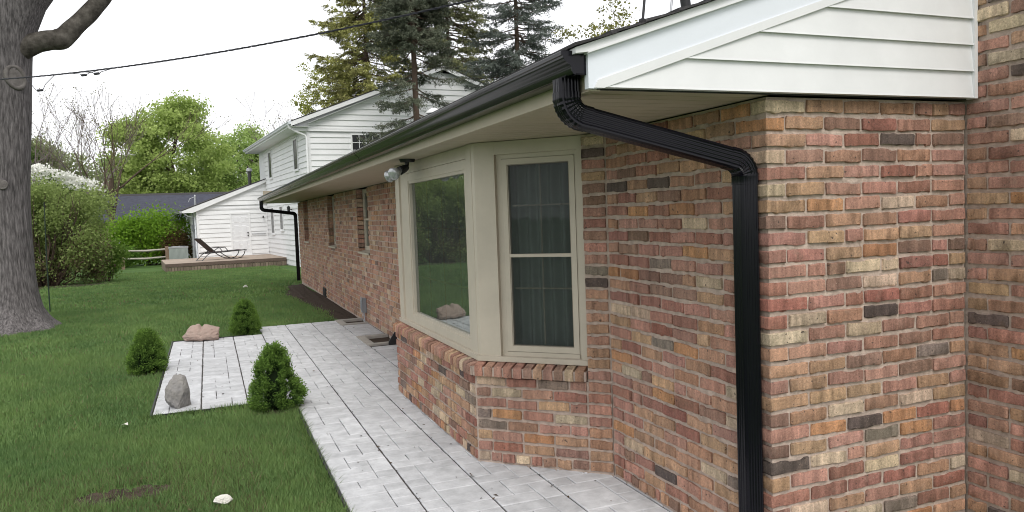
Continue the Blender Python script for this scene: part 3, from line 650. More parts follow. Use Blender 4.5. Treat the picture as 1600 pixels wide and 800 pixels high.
# ================================================================== THINGS BY THE BRICK HOUSE
# twin floodlight under the eave
t = thing('floodlight', 'twin clear-bulb floodlight on a black mount under the eave', 'floodlight', (-0.70, 3.30, SOF))
b = MB(); b.tube([(-0.66, 3.30, SOF), (-0.66, 3.30, SOF - 0.022)], [0.062, 0.055], 18); b.tube([(-0.66, 3.30, SOF - 0.02), (-0.665, 3.31, SOF - 0.06)], 0.016, 10); b.build('mount', M['blackp'], t, smooth=40)
for (dx, dy, dz, nm) in ((-0.75, -0.5, -0.32, 0), (-0.62, 0.62, -0.35, 1)):
    d = Vector((dx, dy, dz)).normalized(); p0 = Vector((-0.665, 3.31, SOF - 0.062)) + Vector((0, (-0.012, 0.05)[nm], 0))
    b = MB(); b.tube([p0, p0 + d * 0.03, p0 + d * 0.085], [0.022, 0.03, 0.034], 14); so = b.build('socket', M['blackp'], t, smooth=40)
    b = MB(); b.tube([p0 + d * 0.08, p0 + d * 0.10, p0 + d * 0.14, p0 + d * 0.165, p0 + d * 0.178, p0 + d * 0.182], [0.020, 0.026, 0.044, 0.050, 0.038, 0.010], 20); b.build('bulb', M['bulb'], so, smooth=60)
# electrical box
t = thing('electrical_box', 'grey weatherproof electrical box on the brick wall above the patio', 'electrical box', (0, 8.83, 0))
b = MB(); b.box(-0.058, 0.0, 8.78, 8.88, 0.145, 0.36); b.build('box', M['boxm'], t)
b = MB(); b.box(-0.066, -0.0582, 8.774, 8.886, 0.15, 0.372); b.box(-0.075, -0.066, 8.80, 8.86, 0.19, 0.33); b.build('cover', M['boxm'], t)
b = MB(); b.tube([(-0.03, 8.82, 0.15), (-0.03, 8.82, -0.02)], 0.012, 8); b.tube([(-0.035, 8.85, 0.15), (-0.06, 8.86, 0.06), (-0.03, 8.8, -0.005)], 0.005, 6); b.build('conduit', M['steel'], t)
# window wells in the paving
def well(label, x0, y0, y1):
    t = thing('window_well', label, 'window well', (x0, y0, 0), 'window wells at the foot of the wall')
    for (a0, a1, c0, c1) in ((x0, x0 + 0.1, y0, y1), (x0 + 0.101, 0.0, y0, y0 + 0.1), (x0 + 0.101, 0.0, y1 - 0.1, y1)):
        b = MB(); b.box(a0, a1, c0, c1, -0.1, 0.012); b.build('curb', M['concrete'], t)
    b = MB(); b.box(x0 + 0.1, 0.0, y0 + 0.1, y1 - 0.1, -0.028, -0.024); b.build('gravel', M['mulch'], t)
well('concrete-edged window well in the paving right beside the bay', -0.40, 6.71, 7.47)
well('concrete-edged window well below the grey electrical box', -0.40, 8.69, 9.28)

# rocks
def rock(name, label, cat, loc, dim, m, seed, tilt=0, facets=9, notch=False):
    import bmesh
    r = random.Random(seed); bm = bmesh.new(); bmesh.ops.create_icosphere(bm, subdivisions=5, radius=1.0)
    pl = [(Vector((r.gauss(0, 1), r.gauss(0, 1), r.gauss(0, 1))).normalized(), r.uniform(0.62, 0.9)) for _ in range(facets * 2)]
    for v in bm.verts:
        p = v.co.copy()
        for n_, d_ in pl:
            ex_ = p.dot(n_) - d_
            if ex_ > 0: p -= n_ * ex_ * 0.92
        q_ = p * 2.2 + Vector((seed, seed * 2, 0)); p += v.co.normalized() * (0.10 * mnoise.noise(q_) + 0.06 * mnoise.noise(q_ * 2.7) + 0.03 * mnoise.noise(q_ * 6.5)); v.co = p
    zs = [v.co.z for v in bm.verts]; x_ = [v.co.x for v in bm.verts]; y_ = [v.co.y for v in bm.verts]
    for v in bm.verts:
        v.co = Vector(((v.co.x - min(x_)) / (max(x_) - min(x_)) - 0.5, (v.co.y - min(y_)) / (max(y_) - min(y_)) - 0.5, (v.co.z - min(zs)) / (max(zs) - min(zs))))
        if notch: v.co.z *= 1 - 0.16 * math.exp(-((v.co.x - 0.02) / 0.05) ** 2) - 0.12 * max(0, v.co.x)
        k = 1 - tilt * v.co.z; v.co = Vector((v.co.x * dim[0] * k, v.co.y * dim[1] * k, max(0.0, v.co.z - 0.12) / 0.88 * dim[2] - 0.008))
    me = bpy.data.meshes.new(name); bm.to_mesh(me); bm.free()
    at = me.color_attributes.new('col', 'FLOAT_COLOR', 'POINT')
    o = finish(me, name, m, None, 25, loc); tag(o, label, cat); return o
o = rock('boulder', 'wide flat pink boulder on the far corner of the patio', 'rock', (-2.27, 8.44, 0.0), (0.49, 0.32, 0.235), M['rockp'], 17, 0.05, 5, True); o.rotation_euler.z = rad(-8)
o = rock('boulder', 'upright grey boulder on the near left corner of the patio', 'rock', (-2.42, 4.53, 0.0), (0.245, 0.20, 0.29), M['rockg'], 37, 0.22, 4); o.rotation_euler.z = rad(25)
rock('white_stone', 'small white stone in the foreground grass', 'stone', (-2.12, 2.0, 0.0), (0.12, 0.085, 0.05), M['whitestone'], 3, 0.3, 5)
rock('white_stone', 'tiny white stone far out on the lawn', 'stone', (-1.35, 17.0, gz(17) + 0.03), (0.13, 0.1, 0.07), M['whitestone'], 6, 0.3, 5)
b = MB(); b.add([(-2.83, 4.02, 0.022), (-2.80, 4.03, 0.03), (-2.81, 4.06, 0.022), (-2.775, 4.06, 0.034), (-2.77, 4.02, 0.02)], [(0, 1, 2), (1, 3, 2), (1, 4, 3)]); o = b.build('paper_scrap', M['whitestone']); tag(o, 'pale scrap lying in the grass left of the patio', 'scrap')

# ================================================================== FOLIAGE TOOLS
def cards(cent, size, rs, col, aspect=1.8, up=0.0, nrm=None, cv=0.18):
    """rhombic leaves: cent (n,3), size scalar or (n,), col (n,3)"""
    n = len(cent); a = rs.normal(size=(n, 3)); a[:, 2] *= (1 - up); 
    if nrm is not None: a = nrm + 0.45 * a
    a /= np.linalg.norm(a, axis=1, keepdims=True) + 1e-9
    h = rs.normal(size=(n, 3)); b = np.cross(a, h); b /= np.linalg.norm(b, axis=1, keepdims=True) + 1e-9
    s = (np.ones(n) * size)[:, None] * rs.uniform(0.7, 1.3, (n, 1))
    V = np.stack([cent - a * s * 0.5, cent + b * s * 0.5 / aspect, cent + a * s * 0.5, cent - b * s * 0.5 / aspect], 1).reshape(-1, 3)
    F = np.arange(n * 4).reshape(n, 4); C = np.repeat(np.clip(col * rs.uniform(1 - cv, 1 + cv, (n, 1)), 0, 1), 4, 0)
    return V, F, C
def merge(parts):
    V = []; F = []; C = []; n = 0
    for v, f, c in parts: V.append(v); F.append(f + n); C.append(c); n += len(v)
    return np.concatenate(V), np.concatenate(F), np.concatenate(C)
def ramp(rs, n, ca, cb): t = rs.uniform(0, 1, (n, 1)); return np.array(ca) * (1 - t) + np.array(cb) * t

def limbs(mb, rs, p, d, ln, r, depth, tips, spread=0.55, twigs=3, up=0.15, wob=0.12, minr=0.006, n=6):
    p = np.array(p, float); d = np.array(d, float) / np.linalg.norm(d); pts = [p.copy()]; k = 4
    for i in range(k):
        d = d + rs.normal(size=3) * wob + np.array([0, 0, up * 0.25]); d /= np.linalg.norm(d); p = p + d * ln / k; pts.append(p.copy())
    rr = [max(minr, r * (1 - 0.5 * i / k)) for i in range(k + 1)]
    mb.tube([tuple(q) for q in pts], rr, n, cap=False)
    if depth == 0: tips.append(p); return
    tips.append(pts[2]) if depth <= 1 else None
    for j in range(twigs):
        dd = d + rs.normal(size=3) * spread; dd[2] += up; q = pts[-1] if j == 0 else pts[rs.integers(2, k + 1)]
        limbs(mb, rs, q, dd, ln * rs.uniform(0.55, 0.8), rr[-1] * 0.85, depth - 1, tips, spread, twigs, up, wob, minr, max(3, n - 1))

def broadleaf(name, label, cat, base, h, spread, tr, leaf_n, leaf_s, ca, cb, seed, z0=0.25, bark='twig', group=None, fill=0.6, sig=0.11, mtl='leaf', depth=2, lean=(0, 0), first=9):
    rs = np.random.default_rng(seed); t = thing(name, label, cat, base, group); mb = MB(); tips = []
    b0 = np.array(base, float); top = b0 + np.array([lean[0], lean[1], h * 0.62])
    path = [b0 + (top - b0) * k / 6 + (rs.normal(size=3) * tr * 0.5 if 0 < k else 0) for k in range(7)]
    mb.tube([tuple(q) for q in path], [tr * (1.25 if k == 0 else 1 - 0.11 * k) for k in range(7)], 9)
    for k in range(first):
        q = path[0] + (path[-1] - path[0]) * (z0 + (1 - z0) * rs.uniform(0.1, 1)) / 1.0
        a = rs.uniform(0, 2 * math.pi); el = rs.uniform(0.15, 0.9)
        limbs(mb, rs, q, (math.cos(a), math.sin(a), el), spread * rs.uniform(0.38, 0.6), tr * 0.4, depth, tips, up=0.2)
    for k in range(2): limbs(mb, rs, path[-1], (rs.normal() * 0.3, rs.normal() * 0.3, 1), h * 0.2, tr * 0.4, depth, tips, up=0.2)
    mb.build('trunk', M[bark], t, smooth=60)
    tips = np.array(tips); nc = len(tips)
    if leaf_n:
        # clumps at the branch tips plus loose fill in the crown's outer volume
        idx = rs.integers(0, nc, int(leaf_n * fill)); cl_sig = spread * sig
        c1 = tips[idx] + rs.normal(size=(len(idx), 3)) * cl_sig * np.array([1, 1, 0.6])
        n2 = leaf_n - len(idx); u = rs.normal(size=(140, 3)); u /= np.linalg.norm(u, axis=1, keepdims=True); u *= rs.uniform(0.55, 1.0, (140, 1))
        cz = b0[2] + h * (z0 + 1) / 2; hz = h * (1 - z0) / 2
        cen = np.stack([b0[0] + lean[0] * 0.6 + u[:, 0] * spread, b0[1] + lean[1] * 0.6 + u[:, 1] * spread, cz + u[:, 2] * hz], 1)
        i2 = rs.integers(0, 140, n2); c2 = cen[i2] + rs.normal(size=(n2, 3)) * spread * sig * 0.9 * np.array([1, 1, 0.55])
        cc = np.concatenate([c1, c2]); tone = np.concatenate([rs.uniform(0, 1, nc)[idx], rs.uniform(0, 1, 140)[i2]])[:, None]
        tone = np.clip(tone * 0.7 + rs.uniform(0, 0.3, (len(cc), 1)), 0, 1); col = np.array(ca) * (1 - tone) + np.array(cb) * tone
        V, F, C = cards(cc, leaf_s, rs, col, 1.6); np_mesh('crown', V, F, C, M[mtl], t)
    return t

def shrub(name, label, cat, base, dims, n, leaf_s, ca, cb, seed, stems=14, group=None, lump=26, brown=None, mtl='leaf', flat=0.0, sig=0.16, boxy=False):
    rs = np.random.default_rng(seed); t = thing(name, label, cat, base, group); mb = MB(); b0 = np.array(base, float)
    for k in range(stems):
        a = rs.uniform(0, 2 * math.pi); rr = rs.uniform(0, 0.4); p = b0 + np.array([math.cos(a) * rr * dims[0] * 0.6, math.sin(a) * rr * dims[1] * 0.6, -0.03])
        e = b0 + np.array([math.cos(a) * dims[0] * rs.uniform(0.4, 0.9), math.sin(a) * dims[1] * rs.uniform(0.4, 0.9), dims[2] * rs.uniform(0.55, 0.95)])
        pts = [p + (e - p) * q + (rs.normal(size=3) * 0.04 * dims[2] if 0 < q < 1 else 0) for q in np.linspace(0, 1, 5)]
        mb.tube([tuple(q) for q in pts], [0.02 * dims[2] / 2, 0.014 * dims[2] / 2, 0.011 * dims[2] / 2, 0.008 * dims[2] / 2, 0.004], 5, cap=False)
    mb.build('stems', M['twig'], t)
    u = rs.normal(size=(lump, 3)); u /= np.linalg.norm(u, axis=1, keepdims=True); u *= rs.uniform(0.45, 0.92, (lump, 1))
    if boxy: u = rs.uniform(-0.9, 0.9, (lump, 3)); u[:, 2] = np.where(np.abs(u[:, 0]) > 0.7, u[:, 2] * 0.9 - 0.06, u[:, 2]) 
    cen = b0 + np.stack([u[:, 0] * dims[0], u[:, 1] * dims[1], (0.52 + u[:, 2] * (0.48 - flat)) * dims[2]], 1)
    i = rs.integers(0, lump, n); cc = cen[i] + rs.normal(size=(n, 3)) * np.array([dims[0], dims[1], dims[2] * 0.6]) * sig
    cc = cc[cc[:, 2] > b0[2] + 0.03]; n = len(cc); i = i[:n]
    tone = np.clip(rs.uniform(0, 1, lump)[i] * 0.6 + rs.uniform(0, 0.4, n), 0, 1)[:, None]; col = np.array(ca) * (1 - tone) + np.array(cb) * tone
    if brown is not None:
        lo = (rs.uniform(0, 1, n) < np.clip(0.6 - (cc[:, 2] - b0[2]) / dims[2] * 1.1, 0, 0.5)); col[lo] = ramp(rs, lo.sum(), brown, np.array(brown) * 1.6)
    V, F, C = cards(cc, leaf_s, rs, col, 1.7, nrm=None); np_mesh('foliage', V, F, C, M[mtl], t); return t

def spruce(name, label, base, h, rmax, tr, z_lo, z_hi, seed, ca, cb, nb=170, droop=0.25, twn=26, sparse_to=None, nl=0.085, lean=(0, 0)):
    """conifer: straight trunk, whorled boughs with hanging needle twigs"""
    rs = np.random.default_rng(seed); t = thing(name, label, 'tree', base); b0 = np.array(base, float); mb = MB()
    tp = lambda z: b0 + np.array([lean[0] * z / h, lean[1] * z / h, z])
    mb.tube([tuple(tp(h * k / 8)) for k in range(9)], [tr * (1 - 0.95 * k / 8) + 0.01 for k in range(9)], 10)
    P = []; A = []; SZ = []
    for k in range(nb):
        f = rs.uniform(0, 1); z = z_lo + (z_hi - z_lo) * f
        if sparse_to is not None and z < sparse_to and rs.uniform() > 0.20: continue
        L = rmax * (1 - (z - z_lo) / (h - z_lo) * 0.95) ** 0.8 * rs.uniform(0.65, 1.08); az = rs.uniform(0, 2 * math.pi)
        d = np.array([math.cos(az), math.sin(az), 0.0]); p0 = tp(z); pts = []
        for q in np.linspace(0, 1, 7): pts.append(p0 + d * L * q + np.array([0, 0, -droop * L * q * (1.25 - 0.75 * q * q)]) + rs.normal(size=3) * 0.015 * L)
        mb.tube([tuple(q) for q in pts], [max(0.006, tr * 0.2 * (1 - 0.85 * q)) for q in np.linspace(0, 1, 7)], 4, cap=False)
        side = np.array([-d[1], d[0], 0]); pts = np.array(pts)
        for j in range(int(twn * (0.4 + L / rmax))):
            q = rs.uniform(0.18, 1) ** 0.8; ii = min(5, int(q * 6)); fr_ = q * 6 - ii; o = pts[ii] * (1 - fr_) + pts[ii + 1] * fr_
            sd_ = rs.choice([-1, 1]); tl = L * 0.30 * (1.25 - q) * rs.uniform(0.6, 1.2) + 0.10
            td = side * sd_ * rs.uniform(0.4, 1) + d * rs.uniform(0.25, 0.9) + np.array([0, 0, rs.uniform(-0.75, 0.1)]); td /= np.linalg.norm(td)
            m_ = int(6 + tl * 26); ts = rs.uniform(0, 1, (m_, 1)); P.append(o + td * tl * ts + rs.normal(size=(m_, 3)) * 0.022); A.append(np.tile(td, (m_, 1)) + rs.normal(size=(m_, 3)) * 0.75)
    mb.build('trunk', M['twig'], t, smooth=60)
    P = np.concatenate(P); A = np.concatenate(A); n = len(P); A /= np.linalg.norm(A, axis=1, keepdims=True)
    big = rs.normal(size=(40, 3)); tone = np.clip(0.5 + 0.5 * np.sin(P @ np.array([2.1, 1.3, 2.9]) + seed) * np.sin(P @ np.array([-1.7, 2.3, 1.1])) + rs.normal(size=n) * 0.2, 0, 1)[:, None]
    col = np.array(ca) * (1 - tone) + np.array(cb) * tone
    V, F, C = cards(P, nl, rs, col, 4.5, nrm=A); np_mesh('crown', V, F, C, M['needle'], t); return t

# ---- three dwarf conical evergreens by the patio
def dwarf(label, loc, hw, h, seed, bump_side=0):
    rs = np.random.default_rng(seed); t = thing('dwarf_evergreen', label, 'shrub', loc, 'dwarf evergreens round the patio'); b0 = np.array(loc)
    b = MB(); b.tube([(loc[0], loc[1], loc[2] - 0.02), (loc[0], loc[1], loc[2] + h * 0.4)], 0.018, 8); b.build('trunk', M['twig'], t)
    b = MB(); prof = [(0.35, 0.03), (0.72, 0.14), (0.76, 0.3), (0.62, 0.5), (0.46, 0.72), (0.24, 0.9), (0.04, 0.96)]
    b.loft([[(loc[0] + math.cos(a) * hw * r * 0.6, loc[1] + math.sin(a) * hw * r * 0.6, loc[2] + z * h) for a in np.linspace(0, 2 * math.pi, 15)[:-1]] for r, z in prof], col=(0.012, 0.022, 0.008)); b.build('dark_core', M['needle'], t, smooth=60)  # solid near-black core, paints the shade deep inside the foliage
    nl = 190; zz = rs.uniform(0.04, 0.98, nl) ** 1.1; az = rs.uniform(0, 2 * math.pi, nl)
    rr = np.interp(zz, [0, 0.08, 0.2, 0.35, 0.55, 0.75, 0.9, 1], [0.62, 0.88, 1.0, 0.92, 0.74, 0.58, 0.36, 0.06]) * hw * rs.uniform(0.88, 1.05, nl)
    if bump_side: rr *= 1 + 0.22 * np.clip(np.cos(az - bump_side), 0, 1) * np.exp(-((zz - 0.25) / 0.18) ** 2)
    cen = b0 + np.stack([np.cos(az) * rr * 0.92, np.sin(az) * rr * 0.92, zz * h], 1); outd = np.stack([np.cos(az), np.sin(az), 0.35 + zz], 1); outd /= np.linalg.norm(outd, axis=1, keepdims=True)
    m_ = 130; i = np.repeat(np.arange(nl), m_); sg = 0.018
    P = cen[i] + rs.normal(size=(len(i), 3)) * sg + outd[i] * rs.uniform(-0.02, 0.022, (len(i), 1))
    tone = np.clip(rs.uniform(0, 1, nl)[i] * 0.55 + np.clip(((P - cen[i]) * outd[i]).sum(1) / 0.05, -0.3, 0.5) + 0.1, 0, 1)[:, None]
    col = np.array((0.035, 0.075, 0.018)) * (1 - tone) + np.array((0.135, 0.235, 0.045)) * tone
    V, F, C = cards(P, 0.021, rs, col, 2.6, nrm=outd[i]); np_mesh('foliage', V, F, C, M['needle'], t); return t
dwarf('largest dwarf conical evergreen, at the inner corner of the patio beside the path', (-1.67, 4.10, -0.03), 0.20, 0.545, 1, bump_side=rad(-20))
dwarf('dwarf conical evergreen in the lawn at the left edge of the patio', (-2.79, 6.45, -0.03), 0.20, 0.47, 2)
dwarf('dwarf conical evergreen at the far corner of the patio beside the pink boulder', (-1.70, 8.75, -0.03), 0.20, 0.49, 3)

# ---- the big tree on the left
t = thing('large_tree', 'large grey-barked tree at the left edge with pruning scars and a bent limb', 'tree', (-5.06, 11.6, -0.03))
rs = np.random.default_rng(21); b = MB(); rings = []; TC = (-5.07, 11.6)
prof = [(-0.1, 0.66), (0.0, 0.60), (0.12, 0.525), (0.3, 0.455), (0.6, 0.405), (1.0, 0.375), (1.6, 0.36), (2.2, 0.365), (2.8, 0.385), (3.3, 0.41), (3.8, 0.43), (4.2, 0.44), (4.6, 0.46), (5.0, 0.47), (5.5, 0.45), (6.0, 0.38), (6.6, 0.31), (7.4, 0.25)]
NA = 72; lobes = [(0.35, 0.20), (1.55, 0.12), (2.6, 0.18), (3.8, 0.2), (4.9, 0.24), (5.75, 0.22)]
ph = rs.uniform(0, 6.28, 12)
for k in range(84):
    z = -0.1 + 7.5 * (k / 83) ** 1.25; r0 = np.interp(z, [p[0] for p in prof], [p[1] for p in prof]); ring = []
    cx = float(np.interp(z, [0, 2, 3, 3.8, 4.3, 4.6, 5.0, 5.5, 6.0, 6.6, 7.4], [-5.10, -5.07, -5.03, -5.00, -4.97, -4.92, -4.77, -4.42, -4.06, -3.72, -3.3]))
    for j in range(NA):
        a = 2 * math.pi * j / NA; fl = sum(am * math.exp(-((math.atan2(math.sin(a - la), math.cos(a - la))) / 0.30) ** 2) for la, am in lobes)
        r = r0 * (1 + fl * 1.1 * math.exp(-max(z, 0) / 0.22)) * (1 + 0.02 * math.sin(3 * a + z * 1.1 + ph[0]) + 0.012 * math.sin(7 * a + ph[1] + z * 0.7) + 0.010 * math.sin(17 * a + 2 * math.sin(z * 1.3)) * math.exp(-z / 3) + 0.008 * math.sin(29 * a + ph[2] + 3 * math.sin(z * 2)) * math.exp(-z / 2.5))
        ring.append((cx + math.cos(a) * r, TC[1] + math.sin(a) * r, z))
    rings.append(ring)
b.loft(rings); trunk = b.build('trunk', M['bark'], t, smooth=75)
def bough(name, pts, rr, m='bark2'):
    b = MB(); P = [Vector(p) for p in pts]; fine = []; fr_ = []
    for i in range(len(P) - 1):
        p0, p1, p2, p3 = P[max(i - 1, 0)], P[i], P[i + 1], P[min(i + 2, len(P) - 1)]
        for k in range(6):
            s = k / 6; fine.append(0.5 * ((2 * p1) + (-p0 + p2) * s + (2 * p0 - 5 * p1 + 4 * p2 - p3) * s * s + (-p0 + 3 * p1 - 3 * p2 + p3) * s ** 3)); fr_.append((rr[i] * (1 - s) + rr[i + 1] * s) * (1 + 0.022 * math.sin(len(fine) * 1.1)))
    fine.append(P[-1]); fr_.append(rr[-1]); b.tube([tuple(p) for p in fine], fr_, 20); return b.build(name, M[m], t, smooth=75)
bough('limb', [(-3.7, 11.6, 6.6), (-3.3, 11.58, 7.4), (-2.9, 11.3, 9.0), (-2.5, 11, 11)], [0.27, 0.25, 0.17, 0.08])
bough('limb', [(-5.05, 11.6, 3.8), (-5.35, 11.65, 4.8), (-5.9, 11.8, 6.0), (-6.8, 12, 8.2), (-7.5, 12.2, 10.8)], [0.36, 0.34, 0.30, 0.22, 0.09])
bough('limb', [(-4.98, 11.55, 4.12), (-4.74, 11.48, 4.30), (-4.50, 11.44, 4.42), (-4.28, 11.4, 4.48), (-4.08, 11.4, 4.52), (-3.90, 11.4, 4.70), (-3.62, 11.4, 5.0), (-3.38, 11.38, 5.35), (-2.95, 11.3, 6.2), (-2.2, 11.0, 7.8), (-1.5, 10.6, 9.4)], [0.24, 0.20, 0.16, 0.15, 0.160, 0.138, 0.132, 0.13, 0.125, 0.09, 0.05])
def knot(cx, cz, w_, h_, tilt):
    # oval callus rim with a recessed scar, on the side towards the camera
    dx = cx + 5.01; R_ = np.interp(cz, [p[0] for p in prof], [p[1] for p in prof]); cy = TC[1] - math.sqrt(max(0.01, R_ * R_ - dx * dx))
    nrm = Vector((dx, cy - TC[1], 0.0)).normalized(); nrm = (nrm * 0.8 + Vector((0.1, -0.35, 0))).normalized(); u = Vector((0, 0, 1)).cross(nrm).normalized(); v = nrm.cross(u); c = Vector((cx, cy, cz)) + nrm * 0.005; b = MB(); rg = []
    for k in range(28):
        a = 2 * math.pi * k / 28; ca_, sa_ = math.cos(a), math.sin(a); a2 = a + tilt; rad_v = u * (math.cos(a2) * w_ * ca_ / max(1e-6, abs(ca_)) * abs(ca_)) if False else None
        pu = w_ * ca_ * math.cos(tilt) - h_ * sa_ * math.sin(tilt); pv = w_ * ca_ * math.sin(tilt) + h_ * sa_ * math.cos(tilt)
        ctr = c + u * pu + v * pv; od = (u * pu + v * pv).normalized(); rr_ = 0.27 * w_ * (1 + 0.15 * math.sin(3 * a))
        rg.append([tuple(ctr + od * rr_ * math.cos(q) + nrm * rr_ * math.sin(q)) for q in np.linspace(0, 2 * math.pi, 11)[:-1]])
    b.loft(rg + [rg[0]], cap=False); n0 = len(b.v)
    disc = [tuple(c + nrm * 0.012 + u * (w_ * math.cos(a) * math.cos(tilt) - h_ * math.sin(a) * math.sin(tilt)) + v * (w_ * math.cos(a) * math.sin(tilt) + h_ * math.sin(a) * math.cos(tilt))) for a in np.linspace(0, 2 * math.pi, 25)[:-1]]
    b.add(disc + [tuple(c + nrm * 0.03)], [(i, (i + 1) % 24, 24) for i in range(24)]); b.build('pruning_scar', M['knot'], trunk, smooth=60)
knot(-4.72, 3.88, 0.125, 0.165, rad(18)); knot(-4.96, 4.78, 0.10, 0.13, 0.1); knot(-4.98, 2.25, 0.06, 0.06, 0)
cen = np.stack([rs.uniform(-10.5, 0.8, 300), rs.uniform(4.5, 16.5, 300), rs.uniform(8.3, 14.5, 300)], 1); d_ = ((cen - np.array([-5, 10.5, 11])) / np.array([5.8, 6.0, 3.6])); cen = cen[(d_ ** 2).sum(1) < 1]
b = MB(); tips = []
for k in range(26):
    e_ = cen[rs.integers(0, len(cen))]; s_ = np.array([(-3.3, 11.3, 7.4), (-6.8, 12, 8.2), (-2.2, 11, 7.8), (-2.8, 11, 9.2), (-7.5, 12.2, 10.8)][k % 5]); b.tube([tuple(s_ + (e_ - s_) * q + np.array([0, 0, 0.5 * math.sin(q * 3.14)])) for q in np.linspace(0, 1, 6)], [0.07, 0.055, 0.045, 0.035, 0.025, 0.012], 5, cap=False)
b.build('branches', M['bark2'], t)
i = rs.integers(0, len(cen), 5500); P = cen[i] + rs.normal(size=(len(i), 3)) * 0.6
V, F, C = cards(P, 0.24, rs, ramp(rs, len(P), (0.06, 0.10, 0.02), (0.12, 0.17, 0.03)), 1.4); np_mesh('crown', V, F, C, M['leaf'], t)

# ================================================================== GRASS
rs = np.random.default_rng(3)
def in_frame(P, m=40):
    d = P - CAM; z = d @ cf; ok = z > 0.3; u = 800 + FPX * (d @ cr) / np.maximum(z, 0.1); v = 400 - FPX * (d @ cu) / np.maximum(z, 0.1)
    return ok & (u > -m - 150) & (u < 1600) & (v > -50) & (v < 800 + 3 * m)
def lawn_mask(x, y):
    ok = ~((x > -1.515) & (y < 9.30)) & ~((x > -2.64) & (y > 4.31) & (y < 8.54)) & (x < 0.6)
    ok &= ~((x > np.interp(y, [9.3, 10.6, 12.8, 14, 17.5, 17.8], [-0.42, -0.36, -0.58, -0.66, -0.26, 0.6]) + rs.normal(size=len(x)) * 0.05) & (y > 9.2))
    ok &= ((x + 5.06) ** 2 + (y - 11.6) ** 2) > 0.55 ** 2
    for sx_, sy_ in ((-1.67, 4.10), (-2.79, 6.45), (-1.70, 8.75)): ok &= ~((((x - sx_) / 0.2) ** 2 + ((y - sy_) / 0.2) ** 2 < 1) & (rs.uniform(size=len(x)) < 0.85))
    s_ = ((x + 2.66) / 0.30) ** 2 + ((y - 2.46) / 0.18) ** 2; ok &= (s_ > 0.75) | (rs.uniform(size=len(x)) < 0.12)
    return ok
def gzv(y): t = np.clip((y - 15) / 20, 0, 1); return -0.03 - 0.47 * (t * t * (3 - 2 * t) * 0.55 + t * 0.45) - 0.1 * np.clip((y - 35) / 10, 0, 1)
parts = []
for (y0, y1, n, wd, hh) in ((-3.5, 1.6, 60000, 0.0045, 0.050), (0.9, 4.0, 120000, 0.0030, 0.050), (4.0, 8.0, 130000, 0.0050, 0.050), (8.0, 14.0, 110000, 0.009, 0.050), (14.0, 34.0, 90000, 0.020, 0.050)):
    y = rs.uniform(y0, y1, n * 2); x = rs.uniform(-9.5 if y0 > 3 else -5.5, 0.5 if y0 >= 8 else -1.4, n * 2)
    if y0 >= 14: x = rs.uniform(-11, 2, n * 2)
    m_ = lawn_mask(x, y); x, y = x[m_], y[m_]; z = gzv(y); P = np.stack([x, y, z], 1); P = (P[in_frame(P)] if y0 > 0 else P)[:n]; n_ = len(P)
    cl = 0.45 + 0.34 * np.sin(P[:, 0] * 3.1 + 1.3 * np.sin(P[:, 1] * 1.7)) * np.sin(P[:, 1] * 2.3 + P[:, 0]) + 0.2 * np.sin(P[:, 0] * 11 + 2 * np.sin(P[:, 1] * 7)) * np.sin(P[:, 1] * 9.0 + 1.0)
    az = rs.uniform(0, 2 * math.pi, n_); tl = rs.normal(size=(n_, 2)) * 0.4; h_ = hh * rs.uniform(0.45, 1.3, n_) * (0.68 + 0.55 * cl)
    w_ = wd * rs.uniform(0.7, 1.3, n_); d_ = np.stack([np.cos(az) * w_, np.sin(az) * w_, np.zeros(n_)], 1)
    tip = P + np.stack([tl[:, 0] * h_, tl[:, 1] * h_, h_], 1)
    V = np.stack([P - d_, P + d_, tip], 1).reshape(-1, 3); F = np.arange(n_ * 3).reshape(n_, 3)
    tone = np.clip(cl * 0.75 + rs.uniform(-0.1, 0.35, n_), 0, 1)[:, None]; col = np.array((0.10, 0.18, 0.062)) * (1 - tone) + np.array((0.195, 0.295, 0.095)) * tone
    dry = rs.uniform(size=n_) < 0.035; col[dry] = (0.19, 0.17, 0.09)
    thin = (np.abs(P[:, 0] + 3.0) < 1.1) & (np.abs(P[:, 1] - 2.2) < 0.8) & (rs.uniform(size=n_) < 0.16); col[thin] = (0.13, 0.12, 0.06)
    parts.append((V, F, np.repeat(col, 3, 0)))
n = 5000; sel = rs.uniform(size=n)                                   # blades leaning over the patio edges, longer tufts
ex_ = np.where(sel < 0.45, -1.515 - np.abs(rs.normal(size=n)) * 0.03, rs.uniform(-2.7, -1.5, n)); ey_ = np.where(sel < 0.45, rs.uniform(0.9, 4.3, n), np.where(sel < 0.85, 4.30 - np.abs(rs.normal(size=n)) * 0.03, 8.55 + np.abs(rs.normal(size=n)) * 0.03))
side_ = (sel > 0.75) & (sel < 0.85); ex_ = np.where(side_, -2.645 - np.abs(rs.normal(size=n)) * 0.03, ex_); ey_ = np.where(side_, rs.uniform(4.3, 8.5, n), ey_)
cl_ = np.sin(ex_ * 23 + 3 * np.sin(ey_ * 9)) * np.sin(ey_ * 17 + ex_ * 5); P = np.stack([ex_, ey_, np.full(n, -0.03)], 1)[cl_ > -0.1]; n_ = len(P)
az = rs.uniform(0, 2 * math.pi, n_); w_ = 0.003 * rs.uniform(0.7, 1.4, n_); d_ = np.stack([np.cos(az) * w_, np.sin(az) * w_, np.zeros(n_)], 1); h_ = rs.uniform(0.035, 0.08, n_)
tip = P + np.stack([rs.normal(size=n_) * 0.55 * h_, rs.normal(size=n_) * 0.55 * h_, h_], 1); tone = rs.uniform(0, 1, (n_, 1)); col = np.array((0.06, 0.12, 0.035)) * (1 - tone) + np.array((0.16, 0.23, 0.07)) * tone
parts.append((np.stack([P - d_, P + d_, tip], 1).reshape(-1, 3), np.arange(n_ * 3).reshape(n_, 3), np.repeat(col, 3, 0)))
